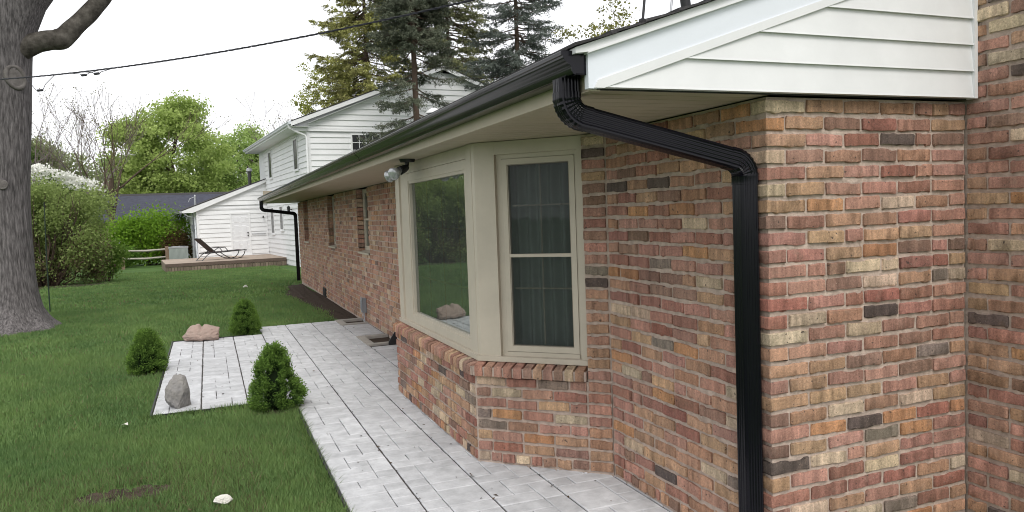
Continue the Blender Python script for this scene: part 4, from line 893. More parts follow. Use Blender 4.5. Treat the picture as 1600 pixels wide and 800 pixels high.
V, F, C = merge(parts); o = np_mesh('grass', V, F, C, M['grass'], kind='stuff'); o['label'] = 'short green lawn grass growing round the patio'; o['category'] = 'grass'
# leaf crumbs and twigs on the paving
n = 400; x = rs.uniform(-2.6, -0.1, n); y = rs.uniform(0.6, 9.2, n); ok = ((x > -1.48) | ((y > 4.36) & (y < 8.5))) & ~((x > -0.66) & (y > 1.9) & (y < 4.8)); x, y = x[ok], y[ok]
jn = rs.uniform(size=len(x)) < 0.55; x = np.where(jn, np.round(x / 0.375) * 0.375 + rs.normal(size=len(x)) * 0.006, x)
lx_ = rs.uniform(-6, -1.6, 500); ly_ = rs.uniform(1.2, 9, 500); ok = ((lx_ < -2.7) | (ly_ < 4.2)) & (ly_ > -2.2 * lx_ - 9); lx_, ly_ = lx_[ok], ly_[ok]
nl_ = len(lx_); x = np.concatenate([x, lx_]); y = np.concatenate([y, ly_]); n = len(x); zz = np.where(np.arange(n) < n - nl_, 0.0035, 0.012); ang = rs.uniform(0, 2 * math.pi, n)
sz = np.where(rs.uniform(size=n) < 0.85, rs.uniform(0.005, 0.012, n), rs.uniform(0.012, 0.024, n)); a_ = np.stack([np.cos(ang), np.sin(ang), np.zeros(n)], 1) * sz[:, None]; b_ = np.stack([-np.sin(ang), np.cos(ang), np.zeros(n)], 1) * (sz * rs.uniform(0.25, 0.6, n))[:, None]; c_ = np.stack([x, y, zz], 1); up_ = np.array([0, 0, 0.004])
V = np.stack([c_ - a_, c_ + b_ + up_, c_ + a_, c_ - b_ + up_ * 0.4], 1).reshape(-1, 3); F = np.arange(n * 4).reshape(n, 4); C = np.repeat(ramp(rs, n, (0.025, 0.02, 0.017), (0.13, 0.09, 0.055)), 4, 0)
o = np_mesh('leaf_litter', V, F, C, M['debris'], kind='stuff'); o['label'] = 'small dry leaf crumbs scattered over the pavers'; o['category'] = 'litter'

# ================================================================== WHITE HOUSE
c5, s5 = math.cos(rad(5)), math.sin(rad(5)); WC = (1.62, 27.8)
def W(a, b_, z): return (WC[0] + a * c5 - b_ * s5, WC[1] + a * s5 + b_ * c5, z)
wh = thing('white_house', 'white clapboard two-storey house with side wing beyond the brick house', 'house', (WC[0], WC[1], gz(28)))
fw_side = lambda s, d, z: W(-d, s, z)            # wall facing the lawn, s runs away from the camera
fw_gab = lambda s, d, z: W(s, -d, z)             # gable towards the camera
fw_wing = lambda s, d, z: W(s, 10.24 - d, z)     # front of the wing, s negative
fw_wl = lambda s, d, z: W(-3.33 - d, 10.24 + s, z)
EZ = 4.98; PK = 5.56; SL = 0.385; OV = 0.65
b = MB(); b.prism([W(0.0, 0.02, gz(28) - 0.3), W(11.1, 0.02, gz(28) - 0.3), W(11.1, 0.02, 5.3), W(PK, 0.02, 7.42), W(0.0, 0.02, 5.3)], Vector(W(0, 12, 0)) - Vector(W(0, 0, 0))); mainw = b.build('wall', M['wh'], wh)
b = MB(); b.prism([W(-3.3, 10.26, -0.9), W(0.02, 10.26, -0.9), W(0.02, 10.26, 3.62), W(-3.3, 10.26, 2.32)], Vector(W(0, 7, 0)) - Vector(W(0, 0, 0))); wingw = b.build('wing_wall', M['wh'], wh)
EXP = 0.222
def board(fr, s0a, s1a, s0b, s1b, z0, z1, parent):
    b = MB(); b.add([fr(s0a, 0.036, z0), fr(s1a, 0.036, z0), fr(s1b, 0.004, z1), fr(s0b, 0.004, z1), fr(s0a, 0.0, z0), fr(s1a, 0.0, z0)], [(0, 1, 2, 3), (5, 1, 0, 4)]); b.build('siding_board', M['wh'], parent)
z = -0.42
while z < EZ - 0.02:
    z1 = min(z + EXP, EZ); board(fw_side, 0.0, 10.23, 0.0, 10.23, z, z1, mainw); z += EXP
z = -0.42 + EXP * 14
while z < 7.2:
    z1 = z + EXP
    if z1 <= EZ: board(fw_gab, 0.0, 11.1, 0.0, 11.1, z, z1, mainw)
    else:
        e0 = max(-0.5, (z + 0.10 - 5.235) / SL - OV); e1 = max(-0.5, (z1 + 0.10 - 5.235) / SL - OV)
        if e0 < PK: board(lambda s, d, zz: fw_gab(s, d + 0.05, zz), e0, 11.1 - e0, min(e1, PK), max(11.1 - e1, PK), z, min(z1, 7.55), mainw)
    z += EXP
wr = lambda a: 2.40 + 0.372 * (a + 3.33)
z = -0.5
while z < 3.5:
    z1 = z + EXP; e0 = max(-3.30, -3.33 + (z - 2.36) / 0.372); e1 = max(-3.30, -3.33 + (z1 - 2.36) / 0.372)
    if e0 < -0.1:
        up_ = 0.03 if z >= 2.22 else 0.0
        board(lambda s, d, zz, u=up_: fw_wing(s, d + u, zz), e0, 0.0, min(e1, -0.01), 0.0, z, z1, wingw)
        if z1 < 2.3: board(fw_wl, 0.0, 6.9, 0.0, 6.9, z, z1, wingw)
    z += EXP
for (fr_, a0, a1, d0, d1, z0, z1, nm) in ((fw_wing, -3.34, 0.0, 0.0, 0.045, 2.20, 2.262, 'frieze_board'), (fw_wing, -3.345, -3.24, 0.0, 0.035, -0.6, 2.2, 'corner_board'), (fw_side, -0.03, 0.08, 0.0, 0.034, -0.5, EZ, 'corner_board'),
        (fw_gab, 0.0, 0.09, 0.0, 0.0345, 1.5, EZ, 'corner_board'), (fw_gab, -0.55, 11.6, 0.005, 0.078, EZ, EZ + 0.05, 'frieze_board'), (fw_wing, -0.09, -0.028, 0.0, 0.05, -0.12, 2.2, 'corner_board')):
    b = MB(); b.fbox(fr_, a0, a1, d0, d1, z0, z1); b.build(nm, M['wh'], wh)
# roofs
def slab(pts, th, name, m, par=wh):
    b = MB(); b.prism(pts, (0, 0, th)); return b.build(name, m, par)
OV = 0.65; zre = lambda a: 5.235 + SL * (a + OV)
pk_z = zre(PK)
roofm = slab([W(-OV, -0.32, zre(-OV)), W(PK, -0.32, pk_z), W(PK, 12.3, pk_z), W(-OV, 12.3, zre(-OV))], 0.035, 'roof', M['shingle'])
slab([W(PK, -0.32, pk_z), W(11.1 + OV, -0.32, zre(-OV)), W(11.1 + OV, 12.3, zre(-OV)), W(PK, 12.3, pk_z)], 0.035, 'roof', M['shingle'])
b = MB()
b.prism([W(-OV, -0.31, zre(-OV) - 0.17), W(PK, -0.31, pk_z - 0.17), W(11.1 + OV, -0.31, zre(-OV) - 0.17), W(11.1 + OV, -0.31, zre(-OV) - 0.004), W(PK, -0.31, pk_z - 0.004), W(-OV, -0.31, zre(-OV) - 0.004)], Vector(W(0, 0.03, 0)) - Vector(W(0, 0, 0)))
b.prism([W(-OV, -0.28, zre(-OV) - 0.17), W(-OV + 0.03, -0.28, zre(-OV) - 0.17), W(-OV + 0.03, -0.28, zre(-OV) - 0.004), W(-OV, -0.28, zre(-OV) - 0.004)], Vector(W(0, 12.5, 0)) - Vector(W(0, 0, 0)))
b.prism([W(-OV + 0.03, -0.28, EZ + 0.075), W(0.02, -0.28, EZ + 0.075), W(0.02, -0.28, EZ + 0.085), W(-OV + 0.03, -0.28, EZ + 0.085)], Vector(W(0, 12.5, 0)) - Vector(W(0, 0, 0)))
b.prism([W(0, -0.28, EZ + 0.2), W(PK, -0.28, pk_z - 0.165), W(PK, -0.28, pk_z - 0.155), W(0, -0.28, EZ + 0.21)], Vector(W(0, 0.3, 0)) - Vector(W(0, 0, 0)))
b.build('eaves', M['wh'], wh)
b = MB(); gpr = [(0, 0), (0.085, 0.005), (0.09, 0.05), (0.12, 0.075), (0.12, 0.10), (0, 0.10)]
b.prism([W(-OV - x_, -0.3, zre(-OV) - 0.10 + z_) for x_, z_ in gpr], Vector(W(0, 12.5, 0)) - Vector(W(0, 0, 0))); b.build('gutter', M['fascia'], wh)
b = MB(); b.tube([W(-OV - 0.06, -0.15, zre(-OV) - 0.1), W(-OV - 0.06, -0.15, 5.02), W(-0.5, -0.1, 4.9), W(-0.12, -0.06, 4.76), W(-0.05, -0.07, 4.66), W(-0.05, -0.07, 4.4), W(-0.05, -0.07, -0.3)], 0.045, 8); b.build('downspout', M['wh'], wh, smooth=50)
slab([W(-3.98, 10.02, wr(-3.98) + 0.0), W(0.0, 10.02, wr(0)), W(0.0, 17.4, wr(0)), W(-3.98, 17.4, wr(-3.98))], 0.04, 'wing_roof', M['shingle'])
b = MB(); b.prism([W(-3.98, 10.03, wr(-3.98) - 0.10), W(-3.5, 10.03, wr(-3.98) - 0.10), W(0, 10.03, wr(0) - 0.15), W(0, 10.03, wr(0) - 0.003), W(-3.98, 10.03, wr(-3.98) - 0.003)], Vector(W(0, 0.22, 0)) - Vector(W(0, 0, 0)))
b.prism([W(-3.98, 10.24, 2.075), W(-3.3, 10.24, 2.2), W(-3.3, 10.24, 2.24), W(-3.98, 10.24, 2.12)], Vector(W(0, 7, 0)) - Vector(W(0, 0, 0))); b.build('wing_eaves', M['wh'], wh)
b = MB(); b.prism([W(-3.99 - x_, 10.0, wr(-3.98) - 0.11 + z_) for x_, z_ in gpr], Vector(W(0, 7.3, 0)) - Vector(W(0, 0, 0))); b.build('wing_gutter', M['steel'], wh)
b = MB(); b.tube([W(-3.95, 10.3, 2.1), W(-3.7, 10.35, 1.9), W(-3.40, 10.4, 1.85), W(-3.38, 10.4, -0.5)], 0.03, 7); b.build('wing_downspout', M['fascia'], wh)
# windows
def wh_window(fr, s0, s1, z0, z1, grid=None):
    b = MB(); t_ = 0.06; 
    b.fbox(fr, s0 - t_, s0, 0.0, 0.06, z0 - t_, z1 + t_); b.fbox(fr, s1, s1 + t_, 0.0, 0.06, z0 - t_, z1 + t_); b.fbox(fr, s0, s1, 0.0, 0.059, z1, z1 + t_); b.fbox(fr, s0, s1, 0.0, 0.059, z0 - t_, z0)
    b.fbox(fr, s0 - t_ - 0.02, s1 + t_ + 0.02, 0.0, 0.085, z0 - t_ - 0.04, z0 - t_); o = b.build('window', M['wh'], wh)
    b = MB(); b.fbox(fr, s0, s1, 0.030, 0.040, z0, z1); b.build('pane', M['darkwin'], o)
    if grid:
        for k in range(1, grid[0]):
            s = s0 + (s1 - s0) * k / grid[0]; b = MB(); b.fbox(fr, s - 0.012, s + 0.012, 0.040, 0.048, z0, z1); b.build('muntin', M['wh'], o)
        for k in range(1, grid[1]):
            z = z0 + (z1 - z0) * k / grid[1]; b = MB(); b.fbox(fr, s0, s1, 0.0405, 0.0475, z - 0.012, z + 0.012); b.build('muntin', M['wh'], o)
wh_window(fw_side, 1.86, 2.60, 3.62, 4.80); wh_window(fw_side, 8.1, 8.84, 3.62, 4.80)
wh_window(fw_side, 8.2, 8.98, 0.96, 2.14); wh_window(fw_side, 5.84, 6.52, 1.14, 2.16)
wh_window(fw_gab, 1.72, 2.82, 3.9, 4.78, grid=(4, 3))
# door with six raised panels
b = MB(); b.fbox(fw_wing, -1.82, -1.74, 0.0, 0.06, -0.09, 2.02); b.fbox(fw_wing, -0.94, -0.86, 0.0, 0.06, -0.09, 2.02); b.fbox(fw_wing, -1.74, -0.94, 0.0, 0.059, 1.94, 2.02); b.fbox(fw_wing, -1.85, -0.83, 0.0, 0.11, -0.13, -0.09); df = b.build('door_frame', M['wh'], wh)
b = MB(); b.fbox(fw_wing, -1.74, -0.94, 0.0, 0.03, -0.09, 1.94); door = b.build('door', M['door'], wh)
for (s0, s1) in ((-1.65, -1.39), (-1.29, -1.03)):
    for (z0, z1) in ((0.05, 0.62), (0.74, 1.38), (1.5, 1.82)):
        b = MB(); b.add([fw_wing(s0, 0.0305, z0), fw_wing(s1, 0.0305, z0), fw_wing(s1, 0.0305, z1), fw_wing(s0, 0.0305, z1), fw_wing(s0 + 0.04, 0.042, z0 + 0.04), fw_wing(s1 - 0.04, 0.042, z0 + 0.04), fw_wing(s1 - 0.04, 0.042, z1 - 0.04), fw_wing(s0 + 0.04, 0.042, z1 - 0.04)], [(0, 1, 5, 4), (1, 2, 6, 5), (2, 3, 7, 6), (3, 0, 4, 7), (4, 5, 6, 7)]); b.build('door_panel', M['door'], door)
for zz in (0.86, 1.0): 
    b = MB(); b.tube([fw_wing(-1.0, 0.03, zz), fw_wing(-1.0, 0.06, zz), fw_wing(-1.0, 0.09, zz)], [0.03, 0.02, 0.034], 10); b.build('door_knob', M['tubem'], door, smooth=50)
b = MB(); b.tube([fw_wing(-0.80, 0.02, 0.93), fw_wing(-0.80, 0.09, 0.93), fw_wing(-0.16, 0.09, 0.93), fw_wing(-0.16, 0.02, 0.93)], 0.018, 7); b.build('grab_bar', M['steel'], wh)
b = MB(); b.tube([fw_side(3.72, 0.03, 1.98), fw_side(3.72, 0.16, 2.05)], 0.02, 6); b.tube([fw_side(3.72, 0.16, 2.16), fw_side(3.72, 0.16, 2.1), fw_side(3.72, 0.16, 2.08), fw_side(3.72, 0.16, 1.88), fw_side(3.72, 0.16, 1.84)], [0.01, 0.08, 0.07, 0.05, 0.03], 6); b.build('wall_lantern', M['blackp'], wh)
b = MB(); b.tube([fw_wing(-0.24, 0.03, 1.78), fw_wing(-0.24, 0.14, 1.80), fw_wing(-0.24, 0.17, 1.72)], [0.02, 0.02, 0.05], 8); b.build('door_light', M['blackp'], wh)
b = MB(); b.tube([W(-0.72, 10.6, wr(-0.72)), W(-0.72, 10.6, 4.05)], 0.085, 12); vp = b.build('flue_pipe', M['tubem'], wh, smooth=50)
b = MB(); b.tube([W(-0.72, 10.6, 4.03), W(-0.72, 10.6, 4.06), W(-0.72, 10.6, 4.17), W(-0.72, 10.6, 4.24)], [0.10, 0.15, 0.15, 0.05], 12); b.build('flue_cap', M['steel'], vp, smooth=40)
b = MB(); b.tube([W(-3.3, 10.8, wr(-3.3) - 0.1), W(-3.3, 10.8, 2.9), W(-3.3, 10.8, 2.95)], [0.05, 0.05, 0.02], 8); b.tube([W(-3.3, 10.8, 2.85), W(-3.55, 10.8, 2.75), W(-3.6, 10.8, 2.6)], 0.02, 6); b.build('weatherhead', M['steel'], wh)
b = MB(); b.tube([fw_wl(1.4, 0.06, -0.5), fw_wl(1.4, 0.06, 2.2)], 0.03, 6); b.fbox(fw_wl, 1.2, 1.55, 0.02, 0.14, 1.15, 1.5); b.build('meter_box', M['boxm'], wh)

# deck
DZ = -0.12; DA0, DA1, DB0, DB1 = -5.0, -0.03, 5.55, 10.2
dk = thing('wooden_deck', 'low weathered wooden deck in front of the white house door', 'deck', W(-2.5, 8, gz(35)))
b = MB(); nb = 33; rs_ = random.Random(4)
for k in range(nb):
    y0 = DB0 + (DB1 - DB0) * k / nb; y1 = DB0 + (DB1 - DB0) * (k + 1) / nb - 0.008; b = MB(); t_ = rs_.uniform(0.82, 1.12)
    a0 = DA0
    b.fbox(lambda s, d, z: W(s, d, z), a0, DA1, y0, y1, DZ - 0.035, DZ + rs_.uniform(-0.002, 0.002), (0.38 * t_, 0.31 * t_, 0.255 * t_)); b.build('deck_board', M['deck'], dk)
b = MB(); b.fbox(lambda s, d, z: W(s, d, z), DA0 - 0.02, DA1, DB0 - 0.022, DB0 - 0.002, DZ - 0.14, DZ - 0.005, (0.13, 0.095, 0.08)); b.build('rim_board', M['deck'], dk)
sk = MB(); n_ = 44
for k in range(n_):
    a0 = DA0 + (DA1 - DA0) * k / n_; t_ = rs_.uniform(0.7, 1.2); sk.fbox(lambda s, d, z: W(s, d, z), a0, a0 + (DA1 - DA0) / n_ - 0.012, DB0 + 0.0, DB0 + 0.02, gz(33) - 0.05, DZ - 0.036, (0.22 * t_, 0.175 * t_, 0.135 * t_))
for k in range(30):
    y0 = DB0 + 0.03 + k * 0.152; t_ = rs_.uniform(0.7, 1.2); sk.fbox(lambda s, d, z: W(s, d, z), DA0, DA0 + 0.02, y0, y0 + 0.14, gz(34) - 0.1, DZ - 0.036, (0.22 * t_, 0.175 * t_, 0.135 * t_))
sk.build('skirt_boards', M['deck'], dk, kind='stuff')

# chaise lounge on the deck
cl = thing('chaise_lounge', 'brown sling chaise lounge with raised back on the deck', 'chaise lounge', W(-2.8, 7, DZ))
L0 = lambda x, y, z: W(-3.62 + x * 0.93 - 0.33 * y, 6.6 + y * 0.94 + 0.30 * x, DZ + z)       # x along the chair, y across
b = MB()
for y_ in (0.0, 0.6):
    b.tube([L0(0.30, y_, 0.32), L0(1.2, y_, 0.34), L0(2.2, y_, 0.38), L0(2.3, y_, 0.36)], 0.023, 7)
    b.tube([L0(0.62, y_, 0.35), L0(0.42, y_, 0.25), L0(0.22, y_, 0.06), L0(0.14, y_, 0.0)], 0.02, 7)
    b.tube([L0(1.0, y_, 0.34), L0(1.25, y_, 0.16), L0(1.5, y_, 0.04), L0(1.8, y_, 0.015), L0(2.02, y_, 0.05), L0(2.16, y_, 0.2), L0(2.22, y_, 0.37)], 0.02, 7)
    b.tube([L0(0.66, y_, 0.36), L0(0.9, y_, 0.53), L0(1.25, y_, 0.55), L0(1.40, y_, 0.36)], 0.02, 7)
for x_, z_ in ((0.14, 0.0), (1.8, 0.015), (0.6, 0.35), (2.26, 0.37)): b.tube([L0(x_, 0, z_ + 0.005), L0(x_, 0.6, z_ + 0.005)], 0.013, 6)
b.tube([L0(0.78, 0, 0.36), L0(0.12, 0, 0.98), L0(0.08, 0.3, 1.0), L0(0.12, 0.6, 0.98), L0(0.78, 0.6, 0.36)], 0.022, 7)
b.build('frame', M['tubem'], cl, smooth=50)
b = MB(); b.loft([[L0(0.78 - 0.66 * q, y_, 0.36 + 0.62 * q - 0.03 * math.sin(q * 3.1) + dz) for y_, dz in ((0.01, 0), (0.59, 0), (0.59, 0.01), (0.01, 0.01))] for q in np.linspace(0, 1, 8)]); b.build('backrest', M['sling'], cl)
b = MB(); b.loft([[L0(0.76 + 1.48 * q, y_, 0.345 + 0.035 * q - 0.02 * math.sin(q * 3.1) + dz) for y_, dz in ((0.01, 0), (0.59, 0), (0.59, 0.01), (0.01, 0.01))] for q in np.linspace(0, 1, 8)]); b.build('seat', M['sling'], cl)

# air conditioner
ax, ay = -3.50, 38.6; az = gz(ay); ac = thing('air_conditioner', 'grey-green outdoor air conditioner beside the white house wing', 'air conditioner', (ax, ay, az))
b = MB(); b.box(ax - 0.5, ax + 0.5, ay - 0.5, ay + 0.5, az - 0.05, az + 0.06); b.build('pad', M['concrete'], ac)
b = MB(); b.box(ax - 0.42, ax + 0.42, ay - 0.42, ay + 0.42, az + 0.06, az + 0.92); b.build('cabinet', M['acm'], ac)
b = MB(); b.box(ax - 0.44, ax + 0.44, ay - 0.44, ay + 0.44, az + 0.92, az + 0.98); b.tube([(ax, ay, az + 0.98), (ax, ay, az + 1.0)], 0.32, 18); b.build('top_cover', M['steel'], ac)
lv = MB()
for k in range(16):
    x_ = ax - 0.40 + 0.8 * k / 15; lv.box(x_ - 0.010, x_ + 0.010, ay - 0.445, ay - 0.42, az + 0.10, az + 0.9)
lv.build('louvres', M['acm'], ac, kind='stuff')

# split-rail fence
fx = [(-7.9, 38.2), (-6.0, 38.7), (-4.05, 39.2)]; fe = thing('rail_fence', 'weathered two-rail wooden fence in front of the green shrub', 'fence', (-6, 38.7, gz(38.7)))
for (x_, y_) in fx:
    b = MB(); b.box(x_ - 0.08, x_ + 0.08, y_ - 0.07, y_ + 0.07, gz(y_) - 0.1, gz(y_) + 1.02); b.build('post', M['post'], fe)
for (p, q) in zip(fx, fx[1:]):
    for zz in (0.48, 0.86):
        b = MB(); b.tube([(p[0] - 0.1, p[1] - 0.02, gz(p[1]) + zz + 0.03), ((p[0] + q[0]) / 2, (p[1] + q[1]) / 2, gz(q[1]) + zz - 0.02), (q[0] + 0.1, q[1] + 0.02, gz(q[1]) + zz + 0.02)], [0.045, 0.06, 0.045], 5); b.build('rail', M['rail'], fe)

# garden stake by the big tree
b = MB(); b.tube([(-4.93, 13.9, gz(13.9) - 0.05), (-4.925, 13.9, 1.0), (-4.90, 13.9, 2.05)], [0.013, 0.012, 0.010], 6); o = b.build('garden_stake', M['stake']); tag(o, 'thin dark green stake standing behind the large tree', 'stake')

# ---- overhead service cable
cb = thing('service_cable', 'twisted black overhead cable crossing in front of the trees', 'cable', (-5.5, 11.1, 3.9))
def cpt(q):
    a = np.array([-5.36, 11.05, 3.76]); c = np.array([0.35, 4.5, 3.58]); p = a + (c - a) * q; p[2] -= 0.14 * 4 * q * (1 - q); return p
for ph_ in (0, 2.1, 4.2):
    b = MB(); b.tube([tuple(cpt(q) + 0.0065 * np.array([math.cos(q * 150 + ph_) * 0.5, math.cos(q * 150 + ph_) * 0.5, math.sin(q * 150 + ph_)])) for q in np.linspace(-1.2, 1.19, 900)], 0.0048, 5); b.build('strand', M['cable'], cb)
def splice(q, dz, ln):
    p = cpt(q); d = (cpt(q + 0.01) - cpt(q)); d /= np.linalg.norm(d); b = MB(); c = p + np.array([0, 0, -dz])
    b.tube([tuple(c - d * ln / 2), tuple(c - d * ln * 0.4), tuple(c + d * ln * 0.4), tuple(c + d * ln / 2)], [0.008, 0.017, 0.017, 0.008], 8); b.build('splice', M['cable'], cb)
    b = MB(); b.tube([tuple(cpt(q - 0.035)), tuple(c - d * ln * 0.8 + np.array([0, 0, 0.02])), tuple(c - d * ln / 2)], 0.0045, 5); b.build('jumper', M['cable'], cb); b = MB(); b.tube([tuple(c + d * ln / 2), tuple(c + d * ln + np.array([0, 0, dz * 0.4])), tuple(cpt(q + 0.04))], 0.0045, 5); b.build('jumper', M['cable'], cb)
splice(0.215, 0.19, 0.13); splice(0.325, 0.045, 0.10); splice(0.355, 0.045, 0.10)

# ================================================================== NEIGHBOUR WITH DARK ROOF
nb_ = thing('dark_roof_house', 'low house with a slate-blue shingle roof behind the green shrub', 'house', (-6, 58, gz(58)))
b = MB(); b.box(-14, 3, 55.2, 63, -1.0, 1.95); b.build('wall', M['tan'], nb_)
b = MB(); b.prism([(-14.6, 54.4, 1.80), (-14.6, 59.2, 3.68), (-14.6, 64, 1.8), (-14.6, 64, 1.9), (-14.6, 59.2, 3.80), (-14.6, 54.4, 1.92)], (18.4, 0, 0)); r_ = b.build('roof', M['slate'], nb_)
b = MB(); b.prism([(-14.65, 58.9, 3.69), (-14.65, 59.2, 3.84), (-14.65, 59.5, 3.69)], (18.5, 0, 0)); b.build('ridge_cap', M['shingle'], r_)
for x_ in (-11, -7, -3):
    b = MB(); b.box(x_ - 0.7, x_ + 0.7, 55.12, 55.2, 0.2, 1.5); o = b.build('window', M['white'], nb_); b = MB(); b.box(x_ - 0.62, x_ + 0.62, 55.10, 55.12, 0.28, 1.42); b.build('pane', M['darkwin'], o)

# ================================================================== TREES AND SHRUBS BEHIND
G1, G2 = (0.30, 0.40, 0.11), (0.44, 0.54, 0.18)
OL1, OL2 = (0.23, 0.27, 0.13), (0.34, 0.385, 0.20)
shrub('tall_hedge', 'tall loose green hedge bush with brown stems behind the large tree', 'hedge', (-6.95, 25.0, gz(25)), (1.98, 1.1, 3.2), 42000, 0.085, (0.19, 0.25, 0.08), (0.33, 0.41, 0.14), 31, stems=80, brown=(0.11, 0.085, 0.05), lump=90, sig=0.11, boxy=True)
shrub('tall_hedge', 'tall green hedge bush at the far left beyond the large tree trunk', 'hedge', (-10.6, 25.6, gz(25)), (2.3, 1.3, 3.9), 15000, 0.11, (0.19, 0.27, 0.07), (0.32, 0.41, 0.12), 32, stems=40, lump=40)
shrub('low_shrub', 'small loose green bush at the right foot of the tall hedge', 'shrub', (-5.35, 26.4, gz(26.4)), (0.7, 0.6, 1.4), 5000, 0.08, (0.11, 0.19, 0.035), (0.20, 0.31, 0.06), 33)
shrub('spreading_shrub', 'broad bright green spreading shrub behind the rail fence', 'shrub', (-5.0, 42.5, gz(42)), (2.5, 1.7, 2.9), 17000, 0.14, (0.10, 0.21, 0.02), (0.24, 0.40, 0.04), 34, lump=60, flat=0.0)
shrub('low_shrub', 'pale green low bush in front of the broad shrub by the fence', 'shrub', (-6.2, 40.2, gz(40)), (0.9, 0.6, 1.15), 4000, 0.10, (0.09, 0.18, 0.03), (0.16, 0.29, 0.05), 35)
shrub('brown_shrub', 'reddish brown twiggy shrub beside the white house wing', 'shrub', (-3.55, 41.2, gz(41)), (0.8, 0.6, 1.9), 5000, 0.10, (0.11, 0.06, 0.03), (0.16, 0.12, 0.05), 36)
# white flowering tree
t = broadleaf('flowering_dogwood', 'small tree covered in white blossom behind the tall hedge', 'tree', (-7.4, 31.0, gz(31)), 3.9, 1.4, 0.07, 4000, 0.10, (0.09, 0.15, 0.03), (0.16, 0.24, 0.05), 41, z0=0.35, depth=2)
rs = np.random.default_rng(42); pl_ = np.stack([rs.uniform(-9.3, -5.95, 150), rs.uniform(30, 32, 150), np.zeros(150)], 1); pl_[:, 2] = 4.0 - 0.36 * (pl_[:, 0] + 7.9) * (pl_[:, 0] > -7.9) + 0.3 * (pl_[:, 0] + 7.9) * (pl_[:, 0] <= -7.9) - np.abs(rs.normal(size=150)) * 0.22 - 0.15 * np.abs(pl_[:, 1] - 31)
i = rs.integers(0, 150, 5000); P = pl_[i] + rs.normal(size=(5000, 3)) * np.array([0.14, 0.14, 0.03]); V, F, C = cards(P, 0.085, rs, ramp(rs, 5000, (0.72, 0.72, 0.66), (0.85, 0.85, 0.82)), 1.2, nrm=np.tile([0.3, -0.3, 0.2], (5000, 1)), cv=0.05); np_mesh('blossom', V, F, C, M['petal'], t)
# bright spring trees
broadleaf('spring_tree', 'large bright green rounded tree above the dark roof', 'tree', (-4.6, 72.0, -0.6), 12.6, 5.0, 0.28, 52000, 0.25, G1, G2, 51, z0=0.2, group='trees beyond the gardens', sig=0.10)
broadleaf('spring_tree', 'lighter green spreading tree between the bright tree and the white house', 'tree', (1.5, 78.0, -0.6), 10.8, 5.2, 0.25, 30000, 0.26, (0.28, 0.39, 0.12), (0.40, 0.52, 0.18), 52, z0=0.12, group='trees beyond the gardens')
broadleaf('spring_tree', 'olive green tree standing behind the bare trees left of the bright tree', 'tree', (-13.5, 70.0, -0.6), 9.0, 4.6, 0.25, 24000, 0.24, OL1, OL2, 53, z0=0.1, bark='twigp', group='trees beyond the gardens')
broadleaf('spring_tree', 'dark green tree half hidden behind the large trunk', 'tree', (-17.5, 66.0, -0.6), 9.5, 4.5, 0.25, 22000, 0.24, (0.06, 0.11, 0.03), (0.13, 0.19, 0.05), 54, z0=0.1, group='trees beyond the gardens')
broadleaf('spring_tree', 'green low-branched tree below and left of the bright rounded tree', 'tree', (-8.6, 76.0, -0.6), 8.6, 4.0, 0.22, 20000, 0.24, (0.23, 0.31, 0.11), (0.34, 0.43, 0.17), 55, z0=0.08, group='trees beyond the gardens')
broadleaf('spring_tree', 'small yellow-green tree above the left slope of the white roof', 'tree', (4.9, 47.0, -0.6), 11.6, 1.6, 0.12, 7500, 0.15, (0.22, 0.25, 0.05), (0.36, 0.38, 0.09), 56, z0=0.5, bark='twigp', sig=0.12)
broadleaf('spring_tree', 'loose yellowish tree showing over the near rake of the brick house', 'tree', (19.0, 34.0, -0.4), 12.4, 2.6, 0.16, 7000, 0.17, (0.15, 0.15, 0.04), (0.24, 0.24, 0.07), 57, z0=0.5, bark='twigp')
# bare trees
def bare(label, base, h, seed, m='twigp', lean=(0, 0), tr=0.14):
    rs = np.random.default_rng(seed); t = thing('bare_tree', label, 'tree', base, 'bare trees beyond the hedge'); mb = MB(); tips = []; b0 = np.array(base, float)
    top = b0 + np.array([lean[0], lean[1], h * 0.42]); mb.tube([tuple(b0), tuple((b0 + top) / 2 + rs.normal(size=3) * 0.05), tuple(top)], [tr, tr * 0.85, tr * 0.7], 8)
    for k in range(6): limbs(mb, rs, b0 + (top - b0) * rs.uniform(0.45, 1), (rs.normal() * 0.6, rs.normal() * 0.6, 1), h * 0.26, tr * 0.45, 3, tips, spread=0.42, twigs=3, up=0.22, wob=0.08, minr=0.011, n=5)
    mb.build('trunk', M[m], t); tips = np.array(tips); i = rs.integers(0, len(tips), 900); P = tips[i] + rs.normal(size=(900, 3)) * 0.22
    V, F, C = cards(P, 0.09, rs, ramp(rs, 900, (0.13, 0.12, 0.07), (0.2, 0.2, 0.09)), 1.5); np_mesh('buds', V, F, C, M['leaf'], t, kind='stuff')
bare('bare grey tree just right of the large trunk above the blossom', (-12.6, 58, -0.6), 12.2, 61)
bare('bare tree with a dark forked trunk left of the bright green tree', (-7.75, 52.0, -0.6), 12.4, 62, m='twig', tr=0.17, lean=(0.15, 0))
bare('tall thin bare tree behind the dark forked one', (-9.9, 60, -0.6), 13.4, 63)
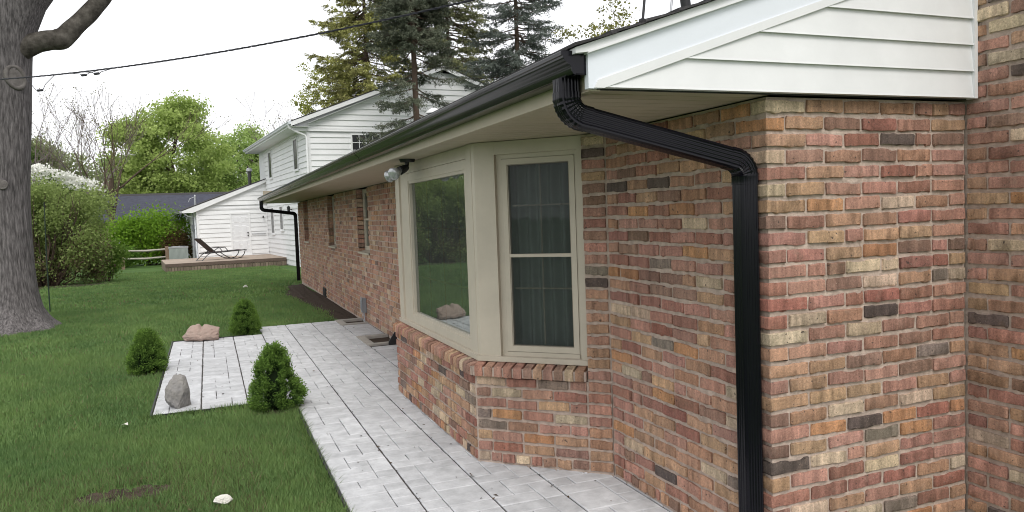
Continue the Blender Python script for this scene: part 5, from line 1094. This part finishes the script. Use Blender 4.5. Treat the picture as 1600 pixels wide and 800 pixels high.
bare('slender bare tree rising over the bright green tree', (-5.2, 86, -0.6), 15.8, 64)
bare('bare pale tree left of the white house roof peak', (4.0, 52, -0.6), 10.2, 65, tr=0.08)
# conifers
spruce('spruce_tree', 'grey-green spruce with a bare lower trunk in front of the white gable', (4.92, 24.0, -0.3), 17.0, 2.3, 0.14, 4.6, 14.0, 71, (0.07, 0.085, 0.06), (0.18, 0.195, 0.14), nb=430, sparse_to=7.9, droop=0.24, twn=38, nl=0.10)
spruce('spruce_tree', 'blue-grey spruce rising over the gutter beside the gable', (9.05, 24.5, -0.3), 15.0, 3.2, 0.15, 2.5, 14.0, 72, (0.07, 0.085, 0.075), (0.18, 0.205, 0.18), nb=260, droop=0.13, twn=38, nl=0.10)
spruce('pine_tree', 'olive-brown conifer behind the left side of the white gable', (6.9, 42.0, -0.5), 24.0, 4.6, 0.2, 3.5, 21.0, 73, (0.17, 0.165, 0.065), (0.40, 0.41, 0.14), nb=440, droop=0.22, nl=0.16, twn=36)
spruce('pine_tree', 'dull green conifer behind the right side of the white gable', (11.2, 40.0, -0.5), 23.0, 4.6, 0.2, 3.5, 20.0, 74, (0.10, 0.11, 0.06), (0.25, 0.26, 0.13), nb=400, droop=0.2, nl=0.16, twn=34)
# far wood that closes the view
rs = np.random.default_rng(81); n = 46000; lum = 260; lx = rs.uniform(-75, 70, lum); ly = rs.uniform(104, 126, lum); lz = rs.uniform(0.5, 6.0, lum) + 1.4 * np.sin(lx * 0.23)
i = rs.integers(0, lum, n); P = np.stack([lx[i], ly[i], lz[i]], 1) + rs.normal(size=(n, 3)) * np.array([2.0, 1.2, 1.1]); P = P[P[:, 2] > -0.7]
tone = rs.uniform(0, 1, lum)[i][:len(P), None]; col = np.array((0.06, 0.10, 0.03)) * (1 - tone) + np.array((0.13, 0.17, 0.06)) * tone
V, F, C = cards(P, 0.55, rs, col, 1.5); o = np_mesh('distant_woods', V, F, C, M['leaf'], kind='stuff'); o['label'] = 'hazy green band of distant trees'; o['category'] = 'woods'
